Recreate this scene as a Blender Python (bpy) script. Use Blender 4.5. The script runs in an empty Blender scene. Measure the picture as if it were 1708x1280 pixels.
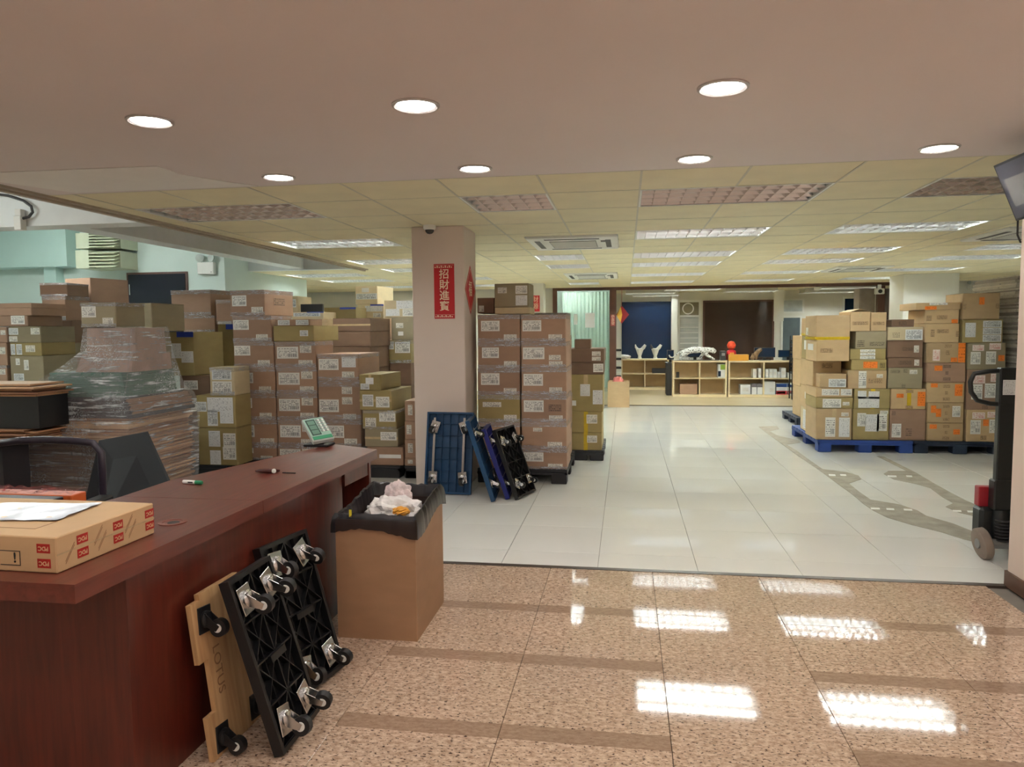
import bpy, bmesh, math, random
from mathutils import Vector, Matrix, Euler
random.seed(7)
SC = bpy.context.scene
COL = SC.collection
PI = math.pi

# ------------------------------------------------------------------ camera
CH = 1.42
F_PX, YAW, PITCH, ROLL = 1217.0, -0.15496, -0.07349, -0.00927
_f = Vector((math.sin(YAW)*math.cos(PITCH), math.cos(YAW)*math.cos(PITCH), math.sin(PITCH)))
_r = Vector((math.cos(YAW), -math.sin(YAW), 0)); _u = _r.cross(_f)
_r2 = math.cos(ROLL)*_r + math.sin(ROLL)*_u
_u2 = -math.sin(ROLL)*_r + math.cos(ROLL)*_u
cam_d = bpy.data.cameras.new('camera')
cam_d.sensor_fit = 'HORIZONTAL'; cam_d.sensor_width = 36.0
cam_d.lens = 36.0*F_PX/1708.0; cam_d.clip_start = 0.05; cam_d.clip_end = 100
cam = bpy.data.objects.new('camera', cam_d); COL.objects.link(cam)
_m = Matrix((( _r2.x, _u2.x, -_f.x, 0), (_r2.y, _u2.y, -_f.y, 0), (_r2.z, _u2.z, -_f.z, CH), (0, 0, 0, 1)))
cam.matrix_world = _m
SC.camera = cam

# ------------------------------------------------------------------ world, exposure
w = bpy.data.worlds.new('night'); SC.world = w; w.use_nodes = True
w.node_tree.nodes['Background'].inputs[0].default_value = (0.6, 0.75, 0.9, 1)
w.node_tree.nodes['Background'].inputs[1].default_value = 0.02
SC.view_settings.view_transform = 'Standard'
SC.view_settings.look = 'None'
SC.view_settings.gamma = 1.0
SC.view_settings.use_curve_mapping = False
SC.view_settings.exposure = 0.98
SC.cycles.max_bounces = 7; SC.cycles.diffuse_bounces = 4; SC.cycles.glossy_bounces = 3
SC.cycles.transmission_bounces = 2; SC.cycles.transparent_max_bounces = 8
SC.cycles.adaptive_threshold = 0.025; SC.cycles.use_light_tree = False
TUBE_POWER = 48.0          # strength of the fluorescent tubes
DOWN_POWER = 40.0          # strength of the lobby downlights

def at(px, py, Y):
    """world point seen at a photo pixel, standing at depth Y"""
    c = ((px-854.0)/F_PX, -(py-640.0)/F_PX)
    d = _r2*c[0] + _u2*c[1] + _f
    return Vector((0, 0, CH)) + d*(Y/d.y)
def atz(px, py, Z):
    c = ((px-854.0)/F_PX, -(py-640.0)/F_PX)
    d = _r2*c[0] + _u2*c[1] + _f
    return Vector((0, 0, CH)) + d*((Z-CH)/d.z)

# ------------------------------------------------------------------ materials
def s2l(c):
    c = c/255.0
    return c/12.92 if c <= 0.04045 else ((c+0.055)/1.055)**2.4
def rgb(t): return (s2l(t[0]), s2l(t[1]), s2l(t[2]), 1)
MATS = {}
def nodes_of(name):
    m = bpy.data.materials.new(name); m.use_nodes = True
    nt = m.node_tree; b = nt.nodes['Principled BSDF']
    return m, nt, b
def N(nt, t, **kw):
    n = nt.nodes.new(t)
    for k, v in kw.items(): setattr(n, k, v)
    return n
def mat(name, col, rough=0.5, metal=0.0, var=0.12, scale=6.0, bump=0.0, bscale=40.0, spec=0.5, stretch=(1, 1, 1), coat=0.0):
    """plain procedural surface: base colour with soft noise variation and a fine relief"""
    if name in MATS: return MATS[name]
    m, nt, b = nodes_of(name)
    c = rgb(col)
    tc = N(nt, 'ShaderNodeTexCoord'); mp = N(nt, 'ShaderNodeMapping')
    mp.inputs['Scale'].default_value = stretch
    nt.links.new(tc.outputs['Object'], mp.inputs[0])
    no = N(nt, 'ShaderNodeTexNoise'); no.inputs['Scale'].default_value = scale; no.inputs['Detail'].default_value = 5
    nt.links.new(mp.outputs[0], no.inputs['Vector'])
    cr = N(nt, 'ShaderNodeValToRGB')
    cr.color_ramp.elements[0].position = 0.3; cr.color_ramp.elements[1].position = 0.7
    cr.color_ramp.elements[0].color = tuple(x*(1-var) for x in c[:3])+(1,)
    cr.color_ramp.elements[1].color = tuple(min(1, x*(1+var)) for x in c[:3])+(1,)
    nt.links.new(no.outputs['Fac'], cr.inputs[0]); nt.links.new(cr.outputs[0], b.inputs['Base Color'])
    b.inputs['Roughness'].default_value = rough; b.inputs['Metallic'].default_value = metal
    b.inputs['Specular IOR Level'].default_value = spec
    if coat: b.inputs['Coat Weight'].default_value = coat; b.inputs['Coat Roughness'].default_value = 0.1
    if bump:
        n2 = N(nt, 'ShaderNodeTexNoise'); n2.inputs['Scale'].default_value = bscale; n2.inputs['Detail'].default_value = 3
        nt.links.new(mp.outputs[0], n2.inputs['Vector'])
        bp = N(nt, 'ShaderNodeBump'); bp.inputs['Strength'].default_value = bump; bp.inputs['Distance'].default_value = 0.01
        nt.links.new(n2.outputs['Fac'], bp.inputs['Height']); nt.links.new(bp.outputs[0], b.inputs['Normal'])
    MATS[name] = m
    return m
def emis(name, col, power):
    m, nt, b = nodes_of(name)
    b.inputs['Base Color'].default_value = (0.8, 0.8, 0.8, 1)
    b.inputs['Emission Color'].default_value = (col[0], col[1], col[2], 1)
    b.inputs['Emission Strength'].default_value = power
    MATS[name] = m
    return m
def carton_mat(name, col):
    """kraft board: faint flute lines, fibres and per-carton tone"""
    m, nt, b = nodes_of(name)
    c = rgb(col)
    tc = N(nt, 'ShaderNodeTexCoord'); mp = N(nt, 'ShaderNodeMapping'); mp.inputs['Scale'].default_value = (2, 2, 5)
    oi = N(nt, 'ShaderNodeObjectInfo')
    ad = N(nt, 'ShaderNodeVectorMath', operation='ADD')
    nt.links.new(tc.outputs['Object'], ad.inputs[0]); nt.links.new(oi.outputs['Location'], ad.inputs[1])
    nt.links.new(ad.outputs[0], mp.inputs[0])
    no = N(nt, 'ShaderNodeTexNoise'); no.inputs['Scale'].default_value = 3.0; no.inputs['Detail'].default_value = 6
    nt.links.new(mp.outputs[0], no.inputs['Vector'])
    cr = N(nt, 'ShaderNodeValToRGB'); cr.color_ramp.elements[0].position = 0.25; cr.color_ramp.elements[1].position = 0.8
    cr.color_ramp.elements[0].color = tuple(x*0.91 for x in c[:3])+(1,)
    cr.color_ramp.elements[1].color = tuple(min(1, x*1.07) for x in c[:3])+(1,)
    nt.links.new(no.outputs['Fac'], cr.inputs[0])
    hs = N(nt, 'ShaderNodeHueSaturation')
    mr = N(nt, 'ShaderNodeMapRange'); mr.inputs[3].default_value = 0.86; mr.inputs[4].default_value = 1.14
    nt.links.new(oi.outputs['Random'], mr.inputs[0]); nt.links.new(mr.outputs[0], hs.inputs['Value'])
    nt.links.new(cr.outputs[0], hs.inputs['Color']); nt.links.new(hs.outputs[0], b.inputs['Base Color'])
    b.inputs['Roughness'].default_value = 0.6; b.inputs['Specular IOR Level'].default_value = 0.3
    MATS[name] = m
    return m
def label_mat(name, paper, ink, dens=0.5, rows=9.0, barcode=True):
    """printed paper: rows of broken ink marks on the label's own uv, plus a bar code block"""
    m, nt, b = nodes_of(name)
    uv = N(nt, 'ShaderNodeUVMap'); oi = N(nt, 'ShaderNodeObjectInfo')
    sx = N(nt, 'ShaderNodeSeparateXYZ'); nt.links.new(uv.outputs[0], sx.inputs[0])
    def M(op, a, c=None, d=None):
        n = N(nt, 'ShaderNodeMath', operation=op)
        for i, v in enumerate((a, c, d)):
            if v is None: continue
            if isinstance(v, (int, float)): n.inputs[i].default_value = v
            else: nt.links.new(v, n.inputs[i])
        return n.outputs[0]
    u, v = sx.outputs[0], sx.outputs[1]
    row = M('MULTIPLY', v, rows); rf = M('FRACT', row); ri = M('FLOOR', row)
    inrow = M('MULTIPLY', M('GREATER_THAN', rf, 0.34), M('LESS_THAN', rf, 0.74))
    cx = N(nt, 'ShaderNodeCombineXYZ')
    nt.links.new(M('ADD', M('MULTIPLY', u, 15.0), M('MULTIPLY', oi.outputs['Random'], 90.0)), cx.inputs[0])
    nt.links.new(M('MULTIPLY', ri, 7.3), cx.inputs[1])
    no = N(nt, 'ShaderNodeTexNoise'); no.inputs['Scale'].default_value = 1.0; no.inputs['Detail'].default_value = 2
    nt.links.new(cx.outputs[0], no.inputs['Vector'])
    inkm = M('MULTIPLY', inrow, M('LESS_THAN', no.outputs['Fac'], dens))
    mg = M('MULTIPLY', M('MULTIPLY', M('GREATER_THAN', u, 0.06), M('LESS_THAN', u, 0.94)), M('MULTIPLY', M('GREATER_THAN', v, 0.07), M('LESS_THAN', v, 0.93)))
    inkm = M('MULTIPLY', inkm, mg)
    if barcode:
        c2 = N(nt, 'ShaderNodeCombineXYZ')
        nt.links.new(M('ADD', M('MULTIPLY', u, 60.0), M('MULTIPLY', oi.outputs['Random'], 50.0)), c2.inputs[0])
        wn = N(nt, 'ShaderNodeTexNoise'); wn.inputs['Scale'].default_value = 1.0; wn.inputs['Detail'].default_value = 1
        nt.links.new(c2.outputs[0], wn.inputs['Vector'])
        blk = M('MULTIPLY', M('MULTIPLY', M('GREATER_THAN', u, 0.52), M('LESS_THAN', u, 0.92)), M('MULTIPLY', M('GREATER_THAN', v, 0.14), M('LESS_THAN', v, 0.42)))
        inkm = M('ADD', M('MULTIPLY', inkm, M('SUBTRACT', 1.0, blk)), M('MULTIPLY', blk, M('GREATER_THAN', wn.outputs['Fac'], 0.5)))
    mx = N(nt, 'ShaderNodeMix', data_type='RGBA')
    mx.inputs['A'].default_value = rgb(paper); mx.inputs['B'].default_value = rgb(ink)
    nt.links.new(inkm, mx.inputs['Factor']); nt.links.new(mx.outputs['Result'], b.inputs['Base Color'])
    b.inputs['Roughness'].default_value = 0.45
    MATS[name] = m
    return m
def film_mat(name, opacity=0.25, tint=(235, 235, 240), streak=(3, 3, 30), rough=0.18):
    """clear stretch film: mostly see-through with glossy wrinkles"""
    m, nt, b = nodes_of(name)
    out = [n for n in nt.nodes if n.type == 'OUTPUT_MATERIAL'][0]
    tc = N(nt, 'ShaderNodeTexCoord'); mp = N(nt, 'ShaderNodeMapping'); mp.inputs['Scale'].default_value = streak
    mp.inputs['Rotation'].default_value = (0.3, 0.2, 0)
    nt.links.new(tc.outputs['Object'], mp.inputs[0])
    no = N(nt, 'ShaderNodeTexNoise'); no.inputs['Scale'].default_value = 2.0; no.inputs['Detail'].default_value = 6; no.inputs['Roughness'].default_value = 0.65
    nt.links.new(mp.outputs[0], no.inputs['Vector'])
    bp = N(nt, 'ShaderNodeBump'); bp.inputs['Strength'].default_value = 0.9; bp.inputs['Distance'].default_value = 0.02
    nt.links.new(no.outputs['Fac'], bp.inputs['Height'])
    b.inputs['Base Color'].default_value = rgb(tint); b.inputs['Roughness'].default_value = rough
    b.inputs['Specular IOR Level'].default_value = 0.9
    nt.links.new(bp.outputs[0], b.inputs['Normal'])
    # haze and glints painted into the opacity: white streaks, specks in patches
    mr = N(nt, 'ShaderNodeMapRange'); mr.inputs[1].default_value = 0.54; mr.inputs[2].default_value = 0.68
    mr.inputs[3].default_value = opacity*0.4; mr.inputs[4].default_value = min(0.95, opacity*2.4)
    nt.links.new(no.outputs['Fac'], mr.inputs[0])
    n3 = N(nt, 'ShaderNodeTexNoise'); n3.inputs['Scale'].default_value = 110.0; n3.inputs['Detail'].default_value = 4; n3.inputs['Roughness'].default_value = 0.7
    n4 = N(nt, 'ShaderNodeTexNoise'); n4.inputs['Scale'].default_value = 2.6; n4.inputs['Detail'].default_value = 2
    nt.links.new(tc.outputs['Object'], n3.inputs['Vector']); nt.links.new(tc.outputs['Object'], n4.inputs['Vector'])
    m3 = N(nt, 'ShaderNodeMapRange'); m3.inputs[1].default_value = 0.50; m3.inputs[2].default_value = 0.62; m3.inputs[4].default_value = min(0.9, opacity*3)
    m4 = N(nt, 'ShaderNodeMapRange'); m4.inputs[1].default_value = 0.47; m4.inputs[2].default_value = 0.64
    nt.links.new(n3.outputs['Fac'], m3.inputs[0]); nt.links.new(n4.outputs['Fac'], m4.inputs[0])
    mu = N(nt, 'ShaderNodeMath', operation='MULTIPLY'); nt.links.new(m3.outputs[0], mu.inputs[0]); nt.links.new(m4.outputs[0], mu.inputs[1])
    mx_ = N(nt, 'ShaderNodeMath', operation='MAXIMUM'); nt.links.new(mr.outputs[0], mx_.inputs[0]); nt.links.new(mu.outputs[0], mx_.inputs[1])
    mr = mx_
    tr = N(nt, 'ShaderNodeBsdfTransparent'); mix = N(nt, 'ShaderNodeMixShader')
    nt.links.new(mr.outputs[0], mix.inputs[0]); nt.links.new(tr.outputs[0], mix.inputs[1]); nt.links.new(b.outputs[0], mix.inputs[2])
    nt.links.new(mix.outputs[0], out.inputs['Surface'])
    MATS[name] = m
    return m
def glass_mat(name, tint, opacity, rough=0.03):
    m, nt, b = nodes_of(name)
    out = [n for n in nt.nodes if n.type == 'OUTPUT_MATERIAL'][0]
    b.inputs['Base Color'].default_value = rgb(tint); b.inputs['Roughness'].default_value = rough
    tr = N(nt, 'ShaderNodeBsdfTransparent'); mix = N(nt, 'ShaderNodeMixShader'); mix.inputs[0].default_value = opacity
    nt.links.new(tr.outputs[0], mix.inputs[1]); nt.links.new(b.outputs[0], mix.inputs[2]); nt.links.new(mix.outputs[0], out.inputs['Surface'])
    MATS[name] = m
    return m
def granite_mat(name, a, bcol, dark, rough, fleck=0.38):
    m, nt, b = nodes_of(name)
    tc = N(nt, 'ShaderNodeTexCoord'); oi = N(nt, 'ShaderNodeObjectInfo')
    ad = N(nt, 'ShaderNodeVectorMath', operation='ADD')
    nt.links.new(tc.outputs['Object'], ad.inputs[0]); nt.links.new(oi.outputs['Location'], ad.inputs[1])
    mp = N(nt, 'ShaderNodeMapping'); mp.inputs['Scale'].default_value = (0.55, 1.0, 1.0); nt.links.new(ad.outputs[0], mp.inputs[0])
    n1 = N(nt, 'ShaderNodeTexNoise'); n1.inputs['Scale'].default_value = 62; n1.inputs['Detail'].default_value = 6; n1.inputs['Roughness'].default_value = 0.7
    n2 = N(nt, 'ShaderNodeTexNoise'); n2.inputs['Scale'].default_value = 130; n2.inputs['Detail'].default_value = 4
    n3 = N(nt, 'ShaderNodeTexNoise'); n3.inputs['Scale'].default_value = 4; n3.inputs['Detail'].default_value = 3
    for n in (n1, n2, n3): nt.links.new(mp.outputs[0], n.inputs['Vector'])
    cr = N(nt, 'ShaderNodeValToRGB'); cr.color_ramp.elements[0].position = 0.35; cr.color_ramp.elements[1].position = 0.62
    cr.color_ramp.elements[0].color = rgb(bcol); cr.color_ramp.elements[1].color = rgb(a)
    nt.links.new(n1.outputs['Fac'], cr.inputs[0])
    st = N(nt, 'ShaderNodeValToRGB'); st.color_ramp.elements[0].position = fleck-0.05; st.color_ramp.elements[1].position = fleck+0.03
    st.color_ramp.elements[0].color = (1, 1, 1, 1); st.color_ramp.elements[1].color = (0, 0, 0, 1)
    nt.links.new(n2.outputs['Fac'], st.inputs[0])
    mx = N(nt, 'ShaderNodeMix', data_type='RGBA'); mx.inputs['B'].default_value = rgb(dark)
    nt.links.new(st.outputs[0], mx.inputs['Factor']); nt.links.new(cr.outputs[0], mx.inputs['A'])
    hs = N(nt, 'ShaderNodeHueSaturation'); mr = N(nt, 'ShaderNodeMapRange'); mr.inputs[3].default_value = 0.82; mr.inputs[4].default_value = 1.15
    nt.links.new(n3.outputs['Fac'], mr.inputs[0]); nt.links.new(mr.outputs[0], hs.inputs['Value']); nt.links.new(mx.outputs['Result'], hs.inputs['Color'])
    nt.links.new(hs.outputs[0], b.inputs['Base Color'])
    b.inputs['Roughness'].default_value = rough
    MATS[name] = m
    return m

# ------------------------------------------------------------------ mesh building
class MB:
    def __init__(s): s.v = []; s.f = []; s.uv = None
    def add(s, vs, fs, M=None):
        o = len(s.v)
        s.v += [tuple(M @ Vector(p)) if M is not None else tuple(p) for p in vs]
        s.f += [tuple(i+o for i in q) for q in fs]
        return s
    def box(s, x0, x1, y0, y1, z0, z1, M=None, ch=0.0):
        if ch <= 0:
            vs = [(x, y, z) for x in (x0, x1) for y in (y0, y1) for z in (z0, z1)]
            fs = [(0, 1, 3, 2), (4, 6, 7, 5), (0, 4, 5, 1), (2, 3, 7, 6), (0, 2, 6, 4), (1, 5, 7, 3)]
            return s.add(vs, fs, M)
        vs = []; X = (x0, x1); Y = (y0, y1); Z = (z0, z1); idx = {}
        for i in (0, 1):
            for j in (0, 1):
                for k in (0, 1):
                    dx, dy, dz = (ch if i == 0 else -ch), (ch if j == 0 else -ch), (ch if k == 0 else -ch)
                    for a, p in enumerate(((X[i], Y[j]+dy, Z[k]+dz), (X[i]+dx, Y[j], Z[k]+dz), (X[i]+dx, Y[j]+dy, Z[k]))):
                        idx[i, j, k, a] = len(vs); vs.append(p)
        fs = []
        g = idx
        for i in (0, 1):
            q = [g[i, 0, 0, 0], g[i, 1, 0, 0], g[i, 1, 1, 0], g[i, 0, 1, 0]]; fs.append(tuple(q if i else q[::-1]))
            q = [g[0, i, 0, 1], g[1, i, 0, 1], g[1, i, 1, 1], g[0, i, 1, 1]]; fs.append(tuple(q[::-1] if i else q))
            q = [g[0, 0, i, 2], g[1, 0, i, 2], g[1, 1, i, 2], g[0, 1, i, 2]]; fs.append(tuple(q if i else q[::-1]))
        for i in (0, 1):
            for j in (0, 1):
                q = [g[i, j, 0, 0], g[i, j, 1, 0], g[i, j, 1, 1], g[i, j, 0, 1]]; fs.append(tuple(q if (i+j) % 2 else q[::-1]))
                q = [g[i, 0, j, 0], g[i, 1, j, 0], g[i, 1, j, 2], g[i, 0, j, 2]]; fs.append(tuple(q[::-1] if (i+j) % 2 else q))
                q = [g[0, i, j, 1], g[1, i, j, 1], g[1, i, j, 2], g[0, i, j, 2]]; fs.append(tuple(q if (i+j) % 2 else q[::-1]))
        for i in (0, 1):
            for j in (0, 1):
                for k in (0, 1):
                    q = [g[i, j, k, 0], g[i, j, k, 1], g[i, j, k, 2]]; fs.append(tuple(q if (i+j+k) % 2 else q[::-1]))
        return s.add(vs, fs, M)
    def cyl(s, p, q, r, n=12, r2=None, caps=True):
        p, q = Vector(p), Vector(q); r2 = r if r2 is None else r2
        d = (q-p).normalized(); a = d.orthogonal().normalized(); b = d.cross(a)
        vs = []
        for c, rr in ((p, r), (q, r2)):
            for i in range(n):
                t = 2*PI*i/n; vs.append(c + a*math.cos(t)*rr + b*math.sin(t)*rr)
        fs = [(i, (i+1) % n, n+(i+1) % n, n+i) for i in range(n)]
        if caps: fs += [tuple(range(n))[::-1], tuple(range(n, 2*n))]
        return s.add(vs, fs)
    def tube(s, pts, r, n=8):
        pts = [Vector(p) for p in pts]; k = len(pts); vs = []; fs = []
        rs = r if isinstance(r, (list, tuple)) else [r]*k
        ref = None
        for i, p in enumerate(pts):
            d = (pts[min(i+1, k-1)]-pts[max(i-1, 0)]).normalized()
            a = d.orthogonal().normalized() if ref is None else (ref - d*ref.dot(d)).normalized()
            ref = a; b = d.cross(a)
            for j in range(n):
                t = 2*PI*j/n; vs.append(p + a*math.cos(t)*rs[i] + b*math.sin(t)*rs[i])
        for i in range(k-1):
            for j in range(n): fs.append((i*n+j, i*n+(j+1) % n, (i+1)*n+(j+1) % n, (i+1)*n+j))
        fs += [tuple(range(n))[::-1], tuple(range((k-1)*n, k*n))]
        return s.add(vs, fs)
    def prism(s, poly, z0, z1, M=None):
        """poly: xy outline, counter-clockwise, extruded in z"""
        n = len(poly)
        vs = [(x, y, z0) for x, y in poly]+[(x, y, z1) for x, y in poly]
        fs = [tuple(range(n))[::-1], tuple(range(n, 2*n))]+[(i, (i+1) % n, n+(i+1) % n, n+i) for i in range(n)]
        return s.add(vs, fs, M)
    def lathe(s, prof, n=20, M=None, close=True):
        vs = []; fs = []; k = len(prof)
        for r, z in prof:
            for j in range(n):
                t = 2*PI*j/n; vs.append((r*math.cos(t), r*math.sin(t), z))
        for i in range(k-1):
            for j in range(n): fs.append((i*n+j, i*n+(j+1) % n, (i+1)*n+(j+1) % n, (i+1)*n+j))
        if close: fs += [tuple(range(n))[::-1], tuple(range((k-1)*n, k*n))]
        return s.add(vs, fs, M)
    def mesh(s, name):
        me = bpy.data.meshes.new(name); me.from_pydata(s.v, [], s.f); me.update()
        return me
    def build(s, name, m, parent=None, smooth=False, loc=None, fix=True):
        me = s.mesh(name)
        if fix:
            bm = bmesh.new(); bm.from_mesh(me); bmesh.ops.recalc_face_normals(bm, faces=bm.faces); bm.to_mesh(me); bm.free()
        if smooth:
            me.polygons.foreach_set('use_smooth', [True]*len(me.polygons))
            try: me.set_sharp_from_angle(angle=math.radians(40))
            except Exception: pass
        me.materials.append(m)
        return link(name, me, parent, loc)
def link(name, me, parent=None, loc=None, rot=None):
    o = bpy.data.objects.new(name, me); COL.objects.link(o)
    if parent is not None: o.parent = parent
    if loc is not None: o.location = loc
    if rot is not None: o.rotation_euler = rot
    return o
USED = set()
def tag(o, label, cat, group=None, kind=None):
    o['label'] = label; o['category'] = cat
    if group: o['group'] = group
    if kind: o['kind'] = kind
    return o
def thing(name, label, cat, loc=(0, 0, 0), rot=(0, 0, 0), group=None):
    o = bpy.data.objects.new(name, None); COL.objects.link(o)
    o.empty_display_size = 0.1; o.location = loc; o.rotation_euler = rot
    return tag(o, label, cat, group)
def struct(o): o['kind'] = 'structure'; return o
def plate(parent, name, m, c, u, v, wd, ht, th=0.0012):
    """thin printed plate: centre c, unit axes u (right) and v (up) seen from outside; carries its own uv"""
    c, u, v = Vector(c), Vector(u), Vector(v); n = u.cross(v)
    a, b = u*wd/2, v*ht/2
    vs = [c-a-b, c+a-b, c+a+b, c-a+b]; vs += [p+n*th for p in vs]
    fs = [(4, 5, 6, 7), (0, 1, 5, 4), (1, 2, 6, 5), (2, 3, 7, 6), (3, 0, 4, 7), (0, 3, 2, 1)]
    me = bpy.data.meshes.new(name); me.from_pydata([tuple(p) for p in vs], [], fs)
    ul = me.uv_layers.new(name='UVMap')
    uvs = {4: (0, 0), 5: (1, 0), 6: (1, 1), 7: (0, 1), 0: (0, 0), 1: (0, 0), 2: (0, 0), 3: (0, 0)}
    for poly in me.polygons:
        for li in poly.loop_indices:
            ul.data[li].uv = uvs[me.loops[li].vertex_index] if poly.index == 0 else (0, 0)
    me.materials.append(m)
    return link(name, me, parent)
_TX = {}
def text_mesh(body, size, ext=0.0008, bold=0.0):
    key = (body, size, ext, bold)
    if key in _TX: return _TX[key]
    cu = bpy.data.curves.new('lettering', 'FONT'); cu.body = body; cu.size = size; cu.extrude = ext; cu.offset = bold
    cu.align_x = 'CENTER'; cu.align_y = 'CENTER'; cu.resolution_u = 3
    o = bpy.data.objects.new('lettering', cu); COL.objects.link(o)
    dg = bpy.context.evaluated_depsgraph_get(); dg.update()
    me = bpy.data.meshes.new_from_object(o.evaluated_get(dg))
    bpy.data.objects.remove(o); bpy.data.curves.remove(cu)
    _TX[key] = me
    return me
def lettering(parent, body, size, m, c, u, v, name='lettering', bold=0.0, ext=0.0008, sx=1.0):
    me = text_mesh(body, size, ext, bold).copy(); me.materials.clear(); me.materials.append(m)
    o = link(name, me, parent)
    u, v = Vector(u), Vector(v); n = u.cross(v)
    o.matrix_local = Matrix(((u.x*sx, v.x, n.x, c[0]), (u.y*sx, v.y, n.y, c[1]), (u.z*sx, v.z, n.z, c[2]), (0, 0, 0, 1)))
    return o
X_, Y_, Z_ = Vector((1, 0, 0)), Vector((0, 1, 0)), Vector((0, 0, 1))
# ------------------------------------------------------------------ shared materials
M_CEIL_LOBBY = mat('lobby_ceiling_paint', (222, 211, 207), 0.6, var=0.02, scale=1.5)
M_TILE_C = mat('ceiling_tile_cream', (226, 216, 182), 0.75, var=0.05, scale=3.0, bump=0.1, bscale=300)
M_TBAR = mat('ceiling_bar_white', (200, 194, 172), 0.5, var=0.03)
M_WALL_W = mat('wall_paint_white', (226, 224, 214), 0.6, var=0.03, scale=2)
M_WALL_PEACH = mat('wall_paint_peach', (232, 212, 198), 0.55, var=0.03, scale=2)
M_WALL_TEAL = mat('wall_paint_pale_green', (208, 224, 217), 0.6, var=0.04, scale=1.5)
M_TEAL_DUCT = mat('duct_paint_pale_green', (198, 226, 219), 0.5, var=0.04, scale=2)
M_BROWN = mat('dark_brown_wood_frame', (88, 56, 44), 0.45, var=0.15, stretch=(8, 8, 1))
M_BASEB = mat('baseboard_brown', (96, 66, 50), 0.45, var=0.1)
M_GRANITE = granite_mat('granite_pink', (218, 192, 168), (160, 130, 108), (70, 52, 46), 0.045, 0.40)
M_GRANITE_B = granite_mat('granite_band_brown', (170, 144, 122), (144, 116, 96), (96, 74, 64), 0.045, 0.3)
M_WTILE = mat('white_floor_tile', (232, 231, 226), 0.05, var=0.03, scale=1.2, spec=0.22)
M_GROUT = mat('tile_joint_grey', (120, 112, 102), 0.8)
M_WFLOOR = mat('pale_wood_floor', (206, 190, 158), 0.25, var=0.1, scale=3, stretch=(0.6, 8, 1))
M_BLACK = mat('black_plastic', (22, 22, 24), 0.45, var=0.1)
M_DARK = mat('dark_grey_plastic', (48, 46, 48), 0.5, var=0.1)
M_CHROME = mat('zinc_steel', (205, 205, 205), 0.25, metal=1.0, var=0.08)
M_ALU = mat('bright_aluminium', (214, 216, 216), 0.32, metal=1.0, var=0.02)
M_ALU2 = mat('polished_aluminium', (206, 208, 208), 0.16, metal=1.0, var=0.02)
M_WHITE = mat('white_plastic', (232, 232, 226), 0.4, var=0.02)
M_GREYM = mat('grey_metal', (150, 150, 150), 0.4, metal=0.6)
M_RED = mat('red_paper', (190, 24, 34), 0.6, var=0.08)
M_REDD = mat('deep_red_paper', (150, 20, 30), 0.6, var=0.1)
M_GOLDW = mat('cream_ink', (244, 224, 196), 0.6, var=0.03)
M_GOLD = mat('gold_print', (226, 178, 70), 0.45, var=0.1)
M_NAVY = mat('night_glass_navy', (16, 38, 66), 0.2, var=0.2, scale=1)
M_DOORB = mat('dark_brown_glass', (66, 50, 44), 0.08, var=0.15, scale=1)
M_TUBE = emis('fluorescent_tube', (0.93, 1.0, 0.97), TUBE_POWER)
M_TUBE_OFF = mat('tube_unlit', (205, 205, 200), 0.3, var=0.02)
M_DOWN = emis('downlight_lens', (1.0, 0.97, 0.93), DOWN_POWER)
M_TUBE_B = emis('back_room_tube', (0.96, 1.0, 0.93), TUBE_POWER*0.35)
M_PAN = mat('fixture_pan_white', (205, 205, 200), 0.35, var=0.02)

ZC = 2.34
# ------------------------------------------------------------------ floors
fl = MB().box(-9.6, 8.2, 4.26, 13.6, -0.08, -0.012).build('floor', M_GROUT); struct(fl)
tx = [-0.163+0.585*k for k in range(-17, 15)]
ty = [4.285, 4.565]+[4.565+0.61*k for k in range(1, 16)]
tile_cache = {}
rest = MB()
g = 0.0022
for i in range(len(tx)-1):
    for j in range(len(ty)-1):
        x0, x1, y0, y1 = tx[i], tx[i+1], ty[j], min(ty[j+1], 13.59)
        if y1-y0 < 0.05: continue
        cx, cy = (x0+x1)/2, (y0+y1)/2
        p = (cx*math.cos(YAW)-cy*math.sin(YAW))/max(0.1, (cx*math.sin(YAW)+cy*math.cos(YAW)))
        seen = -0.22 < p < 0.75 and cy < 11.0 and cx > -2.6
        wd, dp = x1-x0-g, y1-y0-g
        if seen:
            key = (round(wd, 3), round(dp, 3))
            if key not in tile_cache:
                me = MB().box(-wd/2, wd/2, -dp/2, dp/2, -0.012, 0.0, ch=0.0012).mesh('floor_tile')
                bm = bmesh.new(); bm.from_mesh(me); bmesh.ops.recalc_face_normals(bm, faces=bm.faces); bm.to_mesh(me); bm.free()
                me.materials.append(M_WTILE); tile_cache[key] = me
            link('floor_tile', tile_cache[key], fl, (cx, cy, random.uniform(-0.0004, 0.0004)))
        else:
            rest.box(cx-wd/2, cx+wd/2, cy-dp/2, cy+dp/2, -0.012, 0.0)
o = rest.build('floor_tiling', M_WTILE, fl); o['kind'] = 'stuff'

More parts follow.
